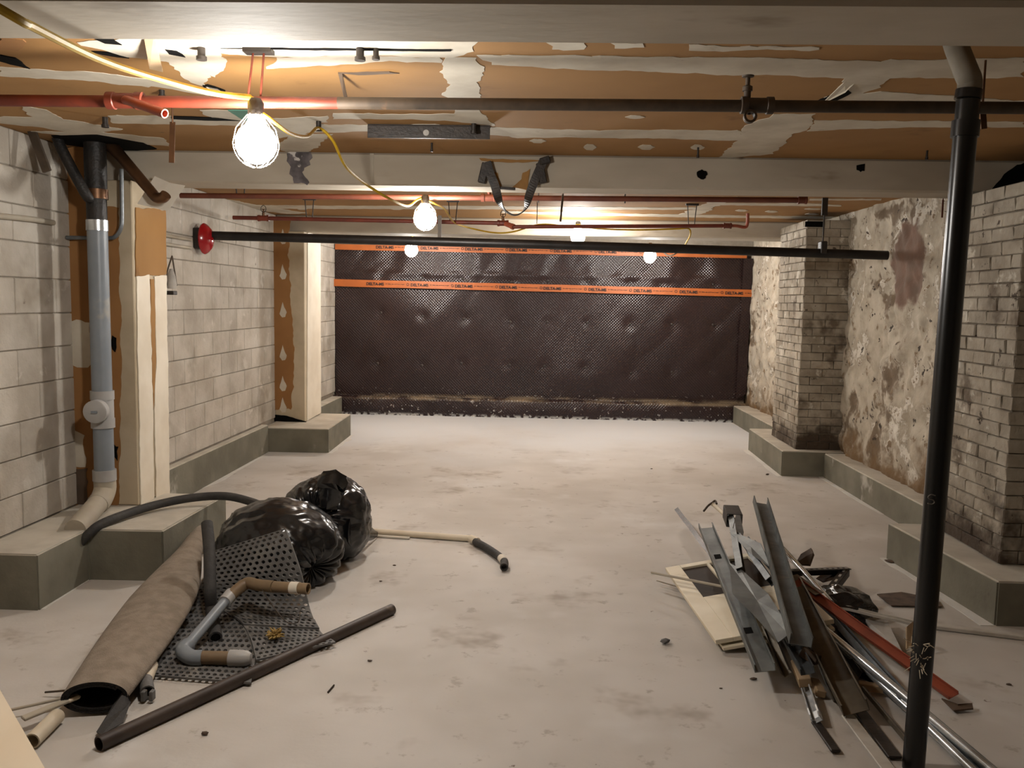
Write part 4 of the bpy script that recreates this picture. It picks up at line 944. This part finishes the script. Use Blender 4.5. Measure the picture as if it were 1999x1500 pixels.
run('rubber_pipe', [PY(404, 1022, 4.40), PY(409, 1080, 4.27), PY(410, 1150, 4.10), P(414, 1195, .055), P(421, 1246, .04)], .030, 'foam', 'black rubber pipe standing up beside the carpet roll', 'pipe', .008, 16, 5)
run('iron_pipe', [P(193, 1453, .025), P(765, 1190, .025)], .0275, 'darkpipe', 'long brown iron pipe lying diagonally across the floor', 'pipe', .005, 20)
root = empty('cream_pipe_stub', P(287, 1335, 0), 'short cream pipe with a broken grey connector between carpet and mat', 'pipe')
mb = MB(); mb.tube([P(296, 1300, .04), P(283, 1332, .04)], .027, 14); mb.build('pipe', M['creampipe'], root, True)
mb = MB(); mb.tube([P(284, 1329, .04), P(288, 1352, .035)], .028, 14, hollow=.006); mb.build('connector', M['rubber'], root, True)
for dx in (-1, 1):
    mb = MB(); mb.box(P(289+dx*8, 1358, .03), (.016, .03, .04), ch=.003); mb.build('broken_lug', M['rubber'], root)
# foam tuft
root = P(535, 1245, .045); mb = MB(); r_ = random.Random(11)
for k in range(60):
    d = V((r_.gauss(0, 1), r_.gauss(0, 1), abs(r_.gauss(0, .8)))).normalized(); e = root+V((d.x*.05, d.y*.05, d.z*.05))*r_.uniform(.6, 1.1); mb.tube([root+V((d.x, d.y, 0))*.01, (root+e)/2+V((r_.uniform(-.01, .01), 0, .005)), e], [.007, .006, .002], 5)
tag(mb.build('foam_tuft', M['straw']), 'ragged tuft of yellow foam on the mat', 'foam')
run('cream_stick', [P(728, 1038, .022), P(920, 1052, .022)], .021, 'creampipe', 'long cream tube poking out from the rubbish bag', 'tube', .004, 14)
run('white_rod', [P(722, 1046, .01), P(800, 1051, .01)], .009, 'paper', 'thin white rod beside the cream tube', 'rod')
root = empty('foam_elbow', P(950, 1075, 0), 'black foam elbow joined to the end of the cream tube', 'tube')
mb = MB(); mb.tube(bez([P(928, 1058, .03), P(950, 1070, .03), P(972, 1085, .03), P(984, 1096, .035), P(984, 1108, .03)], 5), .0245, 14, hollow=.008); mb.build('tube', M['foam'], root, True)
mb = MB(); mb.tube([P(919, 1052, .03), P(932, 1058, .03)], .026, 14); mb.build('cream_end', M['creampipe'], root, True)
mb = MB(); mb.tube([P(979, 1090, .034), P(984, 1097, .034)], .0262, 14); mb.build('paper_band', M['paper'], root, True)
# odds at the near left
run('paint_stick', [P(-5, 1392, .03), P(60, 1378, .04), P(130, 1362, .05)], .006, 'pvcdust', 'thin paint-spattered rod pointing into the carpet roll', 'rod', 0, 8)
run('thin_rod', [P(88, 1352, .02), P(126, 1349, .03)], .004, 'oldpipe', 'very thin rod at the mouth of the carpet roll', 'rod', 0, 6)
a = P(44, 1404, .05); b = P(155, 1358, .07); root = empty('flat_stick', a, 'flat grey stick with a bright cream tip lying into the carpet roll', 'stick')
dd = (b-a); L_ = dd.length; Rm = dd.to_track_quat('Y', 'Z').to_matrix(); mb = MB(); mb.box(a.lerp(b, .4), (.035, L_*.8, .012), Rm, ch=.003); mb.build('shaft', M['pvcdust'], root)
mb = MB(); mb.box(a.lerp(b, .88), (.038, L_*.24, .016), Rm, ch=.006); mb.build('tip', M['creampipe'], root)
run('cream_pipe', [P(62, 1448, .03), P(112, 1398, .03)], .028, 'creampipe', 'short cream pipe half under the pale board', 'pipe', .005, 16)
# black plastic scrap
q = [P(255, 1372, .05), P(246, 1345, .09), P(232, 1360, .05), P(188, 1430, .012), P(197, 1437, .012), P(240, 1412, .015)]
mb = MB(); mb.add([v for v in q]+[v+V((.004, -.006, .006)) for v in q], [(0, 1, 2, 3, 4, 5), (11, 10, 9, 8, 7, 6)]+[(i, (i+1) % 6, 6+(i+1) % 6, 6+i) for i in range(6)])
tag(mb.build('plastic_scrap', M['foam']), 'torn black plastic scrap under the end of the carpet roll', 'scrap')
# pale board in the near corner
q = [P(-4, 1340, .075), P(92, 1508, .075), P(-60, 1700, .075), P(-420, 1480, .075)]
bm = MB(); bm.add([v for v in q]+[v-V((0, 0, .018)) for v in q], [(0, 1, 2, 3), (7, 6, 5, 4)]+[(i, (i+1) % 4, 4+(i+1) % 4, 4+i) for i in range(4)])
tag(bm.build('plywood_sheet', M['ply']), 'pale plywood sheet at the near left corner', 'board')

# ================================================================== SCRAP METAL HEAP AT THE RIGHT
def channel(name, A, B, m, label, w_=.065, d_=.032, t=.0025, roll=0.0, slots=(), lip=.006, cat='metal stud', group='scrap steel studs in the heap'):
    """C section: web between two flanges with returned lips; opening faces along the rolled up vector"""
    A, B = V(A), V(B); ax = (B-A).normalized(); sd = ax.cross(V((0, 0, 1))).normalized(); up = sd.cross(ax).normalized()
    c, s = math.cos(roll), math.sin(roll); sd, up = sd*c+up*s, up*c-sd*s
    hw = w_/2
    prof = [(-hw+lip, d_), (-hw, d_), (-hw, 0), (hw, 0), (hw, d_), (hw-lip, d_), (hw-lip, d_-t), (hw-t, d_-t), (hw-t, t), (-hw+t, t), (-hw+t, d_-t), (-hw+lip, d_-t)]
    root = empty(name, (A+B)/2, label, cat, group)
    L_ = (B-A).length; n = 7; rings = []
    for k in range(n):
        p = A.lerp(B, k/(n-1)); tw = .05*noise.noise(V((k*.8, A.x*9, 1))); bend = up*(.006*noise.noise(V((k*.7, A.y*9, 4))))
        rings.append([p+bend+sd*(x+tw*y)+up*(y-tw*x) for x, y in prof])
    mb = MB(); mb.rings(rings); mb.build('section', M[m], root)
    for f_ in slots:
        p = A.lerp(B, f_)+up*(t+.0012); Rm = Matrix((sd, ax, up)).transposed(); mb = MB(); mb.box(p, (w_*.42, .085*w_/.065*.55, .001), Rm); mb.build('slot', M['black'], root)
    return root
def bar(name, A, B, w_, t, m, label, roll=0.0, cat='strip', group=None):
    A, B = V(A), V(B); ax = (B-A).normalized(); sd = ax.cross(V((0, 0, 1))).normalized(); up = sd.cross(ax).normalized(); c, s = math.cos(roll), math.sin(roll); sd, up = sd*c+up*s, up*c-sd*s
    mb = MB(); mb.box((A+B)/2, (w_, (B-A).length, t), Matrix((sd, ax, up)).transposed(), ch=min(t*.25, .003)); return tag(mb.build(name, M[m]), label, cat, group)
# cabinet door
def door():
    A = P(1299, 1112, .062); Bl = P(1385, 1257, .042); Tr = P(1390, 1096, .112); Tr = A+(Tr-A).normalized()*.56
    u = (Tr-A); v = (Bl-A); W_ = u.length; Hh = v.length; u.normalize(); v = (v-u*v.dot(u)).normalized(); n = u.cross(v).normalized()
    if n.z < 0: n = -n
    root = empty('glazed_panel', (A+Bl)/2, 'cream cabinet door with two dark panes under the steel studs', 'door'); Rm = Matrix((u, v, n)).transposed(); th = .022
    def pc(u0, u1, v0, v1, t, mm, nm, zo=0): mb = MB(); mb.box(A+u*((u0+u1)/2)+v*((v0+v1)/2)+n*zo, (u1-u0, v1-v0, t), Rm, ch=.002); return mb.build(nm, M[mm], root)
    wt, wb_ = .05, Hh*.50
    pc(0, .085, 0, Hh, th, 'cream', 'stile'); pc(W_-.085, W_, 0, Hh, th, 'cream', 'stile'); pc(.085, W_-.085, 0, wt, th, 'cream', 'top_rail'); pc(.085, W_-.085, wb_, Hh, th, 'cream', 'lower_panel')
    mx_ = .24; pc(mx_-.008, mx_+.008, wt, wb_, th, 'cream', 'muntin')
    pc(.085, mx_-.008, wt, wb_, .005, 'glassdark', 'pane', -.004); pc(mx_+.008, W_-.085, wt, wb_, .005, 'glassdark', 'pane', -.004)
    # second leaf beneath
    r2 = empty('cabinet_board', (A+Bl)/2, 'cream board lying beneath the cabinet door', 'board'); mb = MB(); mb.box(A+u*(W_*.52)+v*(Hh*.53)-n*.028+V((0, 0, -.004)), (W_*.94, Hh*.97, .016), Rm, ch=.002); mb.build('panel', M['cream'], r2)
door()
bar('thin_batten', P(1272, 1118, .10), P(1412, 1146, .14), .022, .012, 'pvcdust', 'dusty thin batten lying across the cabinet door', .2, 'batten')
bar('thin_batten', P(1282, 1134, .03), P(1330, 1148, .03), .01, .006, 'pvcdust', 'short splinter sticking out left of the cabinet door', .2, 'batten')
Z = lambda x, y, z: P(x, y, z)
channel('steel_stud', Z(1320, 1000, .10), Z(1400, 1108, .16), 'shiny', 'bright narrow steel stud at the upper left of the heap', .045, .03, roll=.9)
channel('steel_stud', Z(1378, 1032, .24), Z(1494, 1312, .10), 'dullsteel', 'long dull steel stud with slots crossing the cabinet door', .085, .035, roll=-.15, slots=(.27, .79))
channel('steel_stud', Z(1424, 1010, .30), Z(1440, 1120, .24), 'dullsteel', 'short upright steel stud beside the dark box end', .05, .035, roll=1.1)
channel('steel_stud', Z(1483, 984, .36), Z(1562, 1262, .24), 'dullsteel', 'tall open steel channel standing highest in the heap', .088, .045, roll=.12)
channel('steel_stud', Z(1462, 1060, .28), Z(1512, 1120, .24), 'steel', 'nested crumpled steel track in the middle of the heap', .05, .03, roll=.5)
channel('steel_stud', Z(1442, 1052, .27), Z(1500, 1140, .24), 'steel', 'second crumpled steel track beside the dark opening', .045, .03, roll=.8)
channel('steel_stud', Z(1548, 1150, .22), Z(1672, 1392, .05), 'tansteel', 'long tarnished steel channel reaching the floor in front', .10, .05, roll=-.35)
channel('steel_stud', Z(1500, 1225, .16), Z(1540, 1318, .06), 'tansteel', 'short narrow steel stud hanging over the shadow', .04, .028, roll=-.8)
channel('steel_stud', Z(1530, 1230, .14), Z(1578, 1318, .08), 'steel', 'steel stud stuffed with a wood block', .06, .035, roll=-.3)
run('steel_tube', [Z(1600, 1222, .13), Z(1780, 1372, .07), Z(1950, 1516, .03)], .019, 'shiny', 'long bright steel track, rounded into a tube for highlight streaks, running out to the near corner', 'pipe', .003, 16, 4)  # shiny channel built as a round tube so highlights streak along it
run('steel_tube', [Z(1640, 1262, .07), Z(1790, 1400, .045), Z(1905, 1510, .02)], .016, 'shiny', 'second bright tube, added for its highlight streaks, just left of the long one', 'pipe', .003, 16, 4)  # tube added beside it for a second highlight streak
run('steel_tube', [Z(1520, 1064, .20), Z(1570, 1118, .18), Z(1622, 1178, .14)], .017, 'shiny', 'bright tube piece behind the red strip', 'pipe', .003, 16, 4)
channel('steel_stud', Z(1600, 1185, .09), Z(1765, 1372, .05), 'steel', 'grey steel track just left of the red strip', .05, .03, roll=.5)
channel('steel_stud', Z(1690, 1310, .03), Z(1930, 1516, .012), 'steel', 'second steel track beside the long bright one', .06, .03, roll=-.2)
channel('steel_stud', Z(1578, 1350, .03), Z(1598, 1412, .02), 'shiny', 'short gleaming piece of track on the floor in front', .04, .025, roll=-.6)
channel('steel_stud', Z(1596, 1195, .05), Z(1690, 1330, .03), 'iron', 'dark steel track deep in the heap', .06, .03, roll=.3)
channel('steel_stud', Z(1560, 1190, .10), Z(1640, 1370, .02), 'tansteel', 'narrow tarnished strip of track left of the long channel', .035, .02, roll=-1.0)
# bent plate
def plate(name, px, m, label, t=.0025, cat='plate'):
    q = [P(*p) for p in px]; n = len(q); c = sum(q, V())/n; nr = (q[1]-q[0]).cross(q[2]-q[0]).normalized()
    if nr.z < 0: nr = -nr
    mb = MB(); top = [v+nr*t for v in q]; fs = [(i, (i+1) % n, 2*n) for i in range(n)]+[(n+(i+1) % n, n+i, 2*n+1) for i in range(n)]+[(i, (i+1) % n, n+(i+1) % n, n+i) for i in range(n)]
    mb.add(top+q+[c+nr*t, c], fs); return tag(mb.build(name, M[m]), label, cat)
plate('bent_plate', [(1424, 1100, .25), (1445, 1110, .26), (1500, 1160, .25), (1525, 1200, .25), (1540, 1240, .22), (1520, 1255, .2), (1470, 1200, .22), (1430, 1160, .24)], 'dullsteel', 'wide bent grey steel plate across the middle of the heap')
plate('bent_plate', [(1424, 1040, .30), (1450, 1046, .32), (1486, 1062, .33), (1506, 1110, .29), (1470, 1085, .30)], 'dullsteel', 'folded grey steel plate under the tall channel')
plate('bent_plate', [(1512, 1190, .22), (1540, 1196, .22), (1572, 1235, .2), (1570, 1258, .17), (1545, 1262, .17)], 'dullsteel', 'small bent plate at the foot of the tall channel')
a = P(1416, 1000, .30); root = empty('duct_end', a, 'dark rusty boxed duct end sticking up at the top of the heap', 'duct')
Rm = (P(1450, 1050, .26)-P(1425, 990, .32)).to_track_quat('Y', 'Z').to_matrix(); c = P(1430, 1008, .31)
for off, sz in ((V((-.045, 0, 0)), (.004, .16, .08)), (V((.045, 0, 0)), (.004, .16, .08)), (V((0, 0, -.04)), (.09, .16, .004)), (V((0, 0, .04)), (.09, .16, .004))):
    mb = MB(); mb.box(c+Rm @ off, sz, Rm, ch=.001); mb.build('duct_side', M['iron'], root)
plate('bent_plate', [(1437, 1004, .34), (1444, 1004, .34), (1452, 1040, .3), (1450, 1050, .29), (1430, 1032, .31)], 'steel', 'small pale steel tab beside the duct end')
root = empty('cream_peg', P(1400, 995, .28), 'cream stick with a bent rusty hook at the top of the heap', 'stick')
mb = MB(); mb.tube(bez([P(1422, 1012, .29), P(1398, 990, .29), P(1390, 984, .30)], 4), .013, 10); mb.build('peg', M['creampipe'], root, True)
mb = MB(); mb.tube(bez([P(1374, 998, .27), P(1382, 988, .29), P(1390, 982, .305), P(1396, 978, .31), P(1399, 984, .30)], 4), .007, 8); mb.build('hook', M['oldpipe'], root, True)
# red strip: an angle
channel('red_angle', Z(1552, 1136, .19), Z(1862, 1362, .03), 'redstrip', 'long red painted angle strip running past the standpipe', .052, .016, .003, -.35, lip=.004, cat='metal strip', group='long strips in the heap')
bar('tan_strip', Z(1548, 1124, .20), Z(1600, 1160, .18), .05, .004, 'tansteel', 'rust-brown end of the strip above the red angle', -.2)
# perforated black angle iron
def angle(name, A, B, w_, m, label, holes=0, roll=0.0):
    A, B = V(A), V(B); ax = (B-A).normalized(); sd = ax.cross(V((0, 0, 1))).normalized(); up = sd.cross(ax).normalized(); c, s = math.cos(roll), math.sin(roll); sd, up = sd*c+up*s, up*c-sd*s
    root = empty(name, (A+B)/2, label, 'angle iron'); t = .004; L_ = (B-A).length
    Rm = Matrix((sd, ax, up)).transposed()
    mb = MB(); mb.box((A+B)/2+sd*(w_/2), (w_, L_, t), Rm, ch=.0008); mb.build('flange', M[m], root)
    mb = MB(); mb.box((A+B)/2+up*(-w_/2), (t, L_, w_), Rm, ch=.0008); mb.build('flange', M[m], root)
    for k in range(holes):
        p = A.lerp(B, (k+.5)/holes)+sd*(w_*.5)+up*.0026; mb = MB(); mb.box(p, (w_*.3, L_/holes*.45, .001), Rm); mb.build('hole', M['greyboard'], root)
    return root
angle('slotted_angle', Z(1536, 1112, .19), Z(1652, 1108, .16), .04, 'iron', 'black slotted angle iron lying across behind the heap', 11)
angle('slotted_angle', Z(1658, 1112, .16), Z(1612, 1172, .11), .04, 'iron', 'black slotted angle iron folded back towards the viewer', 6)
plate('wood_shard', [(1556, 1104, .14), (1566, 1086, .16), (1586, 1074, .2), (1590, 1084, .19), (1582, 1106, .14)], 'darkwood', 'dark broken wood shard sticking up behind the heap', .014, 'wood')
plate('rubber_scrap', [(1592, 1130, .11), (1608, 1118, .13), (1632, 1112, .13), (1640, 1120, .13), (1620, 1134, .12), (1606, 1138, .11)], 'darkwood', 'brown scrap inside the folded angle iron', .01, 'scrap')
bg = P(1650, 1215, .0)
bag('plastic_sheeting', (bg.x, bg.y+.05, .07), (.15, .17, .09), 5.7, (.2, -.3, .7), 'crumpled black plastic stuffed under the red strip', None, 0)
bg = P(1600, 1260, 0); bag('plastic_sheeting', (bg.x, bg.y+.05, .03), (.16, .18, .08), 2.7, (.2, -.3, .7), 'crumpled black plastic deep inside the heap', None, 0)
channel('white_strip', Z(1636, 1186, .10), Z(1782, 1220, .09), 'whitemetal', 'white perforated metal strip ending at the standpipe', .045, .012, .003, .0, lip=.004, cat='metal strip')
bar('white_batten', Z(1815, 1222, .012), Z(2060, 1252, .012), .045, .02, 'whitemetal', 'long white batten on the floor right of the standpipe', 0, 'batten')
plate('grey_board', [(1688, 1212, .05), (1728, 1208, .06), (1765, 1285, .03), (1752, 1292, .02), (1700, 1232, .03)], 'greyboard', 'grey board piece beneath the white perforated strip', .012, 'board')
plate('brown_board', [(1768, 1226, .09), (1780, 1216, .10), (1790, 1262, .03), (1768, 1268, .02)], 'wood', 'small brown board piece against the standpipe', .01, 'board')
plate('felt_scrap', [(1712, 1162, .006), (1760, 1158, .006), (1830, 1172, .006), (1838, 1186, .006), (1740, 1184, .006)], 'dirt', 'flat dark felt scrap on the floor behind the standpipe', .006, 'scrap')
a = Z(1545, 1262, .12); b = Z(1590, 1338, .05)
bar('wood_block', Z(1556, 1296, .07), Z(1572, 1334, .055), .052, .04, 'wood', 'raw wood block inside a steel stud', -.2, 'wood')
bar('wood_block', Z(1588, 1330, .03), Z(1603, 1356, .025), .04, .03, 'wood', 'small wood offcut below the steel studs', .2, 'wood')
bar('wood_stick', Z(1676, 1338, .03), Z(1738, 1348, .03), .035, .03, 'wood', 'short pale wood stick beside the grey track', 0, 'wood')
bar('rust_clamp', Z(1566, 1272, .13), Z(1598, 1290, .11), .05, .045, 'darkwood', 'rusty brown clamp lump on the studs', .3, 'clamp')
bar('dark_strip', Z(1592, 1410, .012), Z(1632, 1468, .012), .035, .012, 'iron', 'charred dark strip on the floor in front of the heap', 0)
bar('spattered_strip', Z(1655, 1398, .02), Z(1748, 1520, .012), .05, .008, 'whitemetal', 'white paint-spattered strip at the bottom of the heap', 0)
bar('dark_strip', Z(1672, 1380, .02), Z(1748, 1480, .012), .05, .01, 'iron', 'dark strip beside the spattered one', 0)
bar('thin_strip', Z(1684, 1344, .04), Z(1775, 1452, .012), .018, .018, 'tansteel', 'thin dull strip running down to the standpipe foot', .5)
plate('felt_scrap', [(1838, 1366, .012), (1870, 1378, .02), (1898, 1376, .02), (1900, 1386, .012), (1862, 1390, .01)], 'darkwood', 'curled dark scrap right of the red strip end', .006, 'scrap')

# ================================================================== CRUMBS ON THE FLOOR
def crumb(px, s, m, label, flat=.5):
    p = P(*px, 0); mb = MB(); r_ = random.Random(px[0]); bm = bmesh.new(); bmesh.ops.create_icosphere(bm, subdivisions=1, radius=1)
    for v in bm.verts: v.co *= r_.uniform(.65, 1.1)
    zmin = min(v.co.z for v in bm.verts); bm.verts.index_update()
    mb.add([(p.x+v.co.x*s*1.5, p.y+v.co.y*s, (v.co.z-zmin)*s*flat) for v in bm.verts], [[v.index for v in f.verts] for f in bm.faces]); bm.free()
    return tag(mb.build('debris_chip', M[m]), label, 'debris', 'chips of debris on the floor')
crumb((1298, 1258), .022, 'rubber', 'grey crumpled chip on the open floor left of the scrap heap', .7)
crumb((399, 1436), .012, 'dirt', 'brown chip on the floor below the iron pipe', .9)
crumb((1498, 928), .014, 'dirt', 'small black chip beside the far right footing', .8)
crumb((1470, 1328), .012, 'dirt', 'crumb in the dirty smear below the long slotted stud')
crumb((1740, 1098), .035, 'darkwood', 'flat brown chip on the floor near the right footing', .2)
crumb((770, 1105), .008, 'dirt', 'tiny crumb right of the big rubbish bag'); crumb((743, 1136), .008, 'dirt', 'tiny crumb below the big rubbish bag shadow')
crumb((1300, 1125), .01, 'dirt', 'speck on the floor at the cabinet door corner'); crumb((1272, 916), .01, 'dirt', 'speck on the far open floor'); crumb((1970, 1338), .01, 'dirt', 'speck on the floor at the right edge')
crumb((722, 1292), .009, 'dirt', 'crumb near the middle of the near floor'); crumb((1407, 1345), .006, 'dirt', 'dot of dirt left of the scrap heap shadow')
run('purple_sliver', [P(640, 1352, .005), P(652, 1338, .005)], .0035, 'glassdark', 'thin dark purple sliver on the near floor', 'debris', 0, 6)
